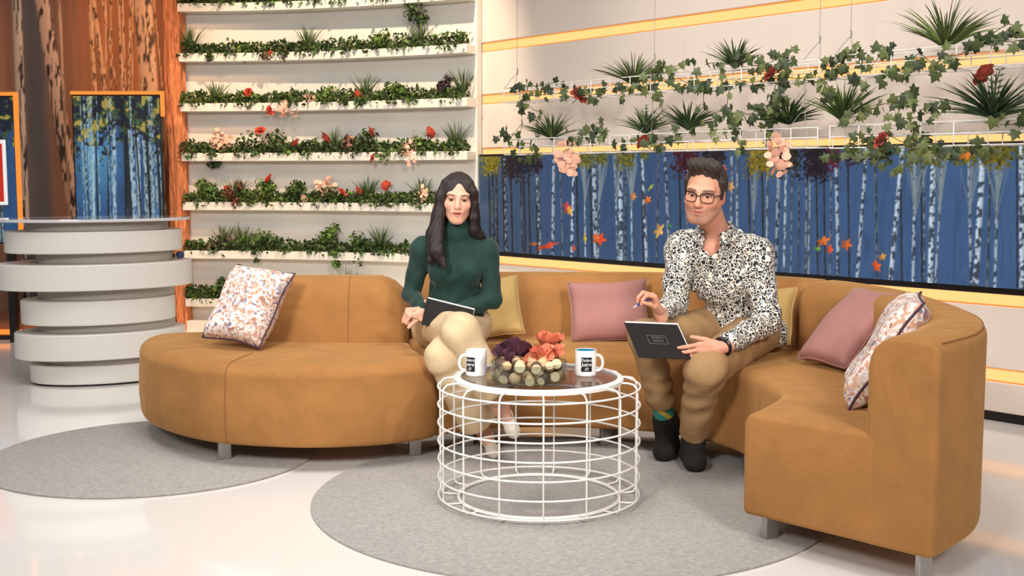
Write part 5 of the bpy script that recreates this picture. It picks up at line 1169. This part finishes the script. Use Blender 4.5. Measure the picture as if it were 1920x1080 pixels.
wd_ = (WL-EL)/np.linalg.norm(WL-EL); o1 = np.cross(wd_, (0, 0, 1)); o1 /= np.linalg.norm(o1); o2 = np.cross(wd_, o1)
wc = WL-wd_*.012
mpart(MB().tube([tuple(wc+o1*.033*math.cos(x)+o2*.033*math.sin(x)) for x in np.linspace(0, 2*math.pi, 25)[:-1]], .009, 8, closed=True).build('watch', M_black, None))
# ---------------------------------------------------------------- what they hold
M_cover = mat('black_cover', (18, 15, 15), .5); M_paper = mat('white_paper', (234, 230, 226), .7)
def folder(TLc, TRc, BLc, label, scale_txt, th=.008, oy=.014, ox=.009):
    TLc, TRc, BLc = map(np.array, (TLc, TRc, BLc)); r_ = TRc-TLc; w = np.linalg.norm(r_); r_ /= w; d_ = BLc-TLc; d_ -= r_*(d_@r_); h = np.linalg.norm(d_); d_ /= h; n_ = np.cross(r_, -d_)  # faces the viewer
    if n_[1] > 0: n_ = -n_
    t = thing('notebook', TLc, label, 'notebook', 'notebooks held by the people')
    R = Matrix([list(r_), list(-d_), list(n_)]).transposed()
    c = r_*w/2+d_*h/2
    bevelled(MB().box(tuple(c), (w, h, .003), R).build('cover', M_cover, t), .001)
    bevelled(MB().box(tuple(c-n_*(th/2+.002)+r_*ox-d_*oy), (w*.985, h*.97, th), R).build('pages', M_paper, t), .001)
    return t, R, c, w, h, r_, d_, n_
t, R, c, w, h, r_, d_, n_ = folder(A(1170, 605, 4.46), A(1270, 609, 4.55), A(1202, 671, 4.33), 'black covered notebook with a faint printed logo in the hand of the person with glasses', 1)
pr_ = MB()
for (x0, x1, y0, y1) in ((-.046, .040, .020, .022), (-.046, .040, -.024, -.022), (-.046, -.044, -.024, .022), (.038, .040, -.024, .022)): pr_.box(tuple(c+r_*(x0+x1)/2-d_*(y0+y1)/2+n_*.0018-d_*.006), (x1-x0, y1-y0, .0004), R)
pr_.build('logo_frame', M_txtd, t)
for body, z, s in (('Dobro', .011, .018), ('jutro', -.006, .020)):
    tv, tf = text_mesh(body, s, 1.1); obj('lettering', [tuple(c+r_*p[0]-d_*(z+p[1]+.006)+n_*.0019) for p in tv], tf, M_txtd, t)
t, R, c, w, h, r_, d_, n_ = folder(A(800, 559, 4.85), A(889, 581, 4.82), A(806, 612, 4.86), 'black covered notebook resting on the crossed legs of the person in green', 1, .006, .006, .003)
for body, z, s in (('Dobro', -.002, .018), ('jutro', -.018, .018)):
    tv, tf = text_mesh(body, s, 1.1); obj('lettering', [tuple(c+r_*p[0]-d_*(z+p[1])+n_*.0019) for p in tv], tf, M_txtd, t)
pt = thing('pen', A(1187, 577, 4.52), 'blue pen with a silver tip in the hand of the person with glasses', 'pen')
P0 = np.zeros(3); P1 = A(1232, 553, 4.56)-A(1187, 577, 4.52); dv_ = P1/np.linalg.norm(P1)
MB().tube([tuple(P0), tuple(dv_*.008), tuple(dv_*.018)], [.0008, .002, .0036], 8).build('tip', mat('pen_silver', (226, 220, 214), .3, metal=.6), pt)
MB().tube([tuple(dv_*.018), tuple(dv_*.115)], .0038, 8).build('barrel', mat('pen_blue', (32, 48, 128), .35), pt)
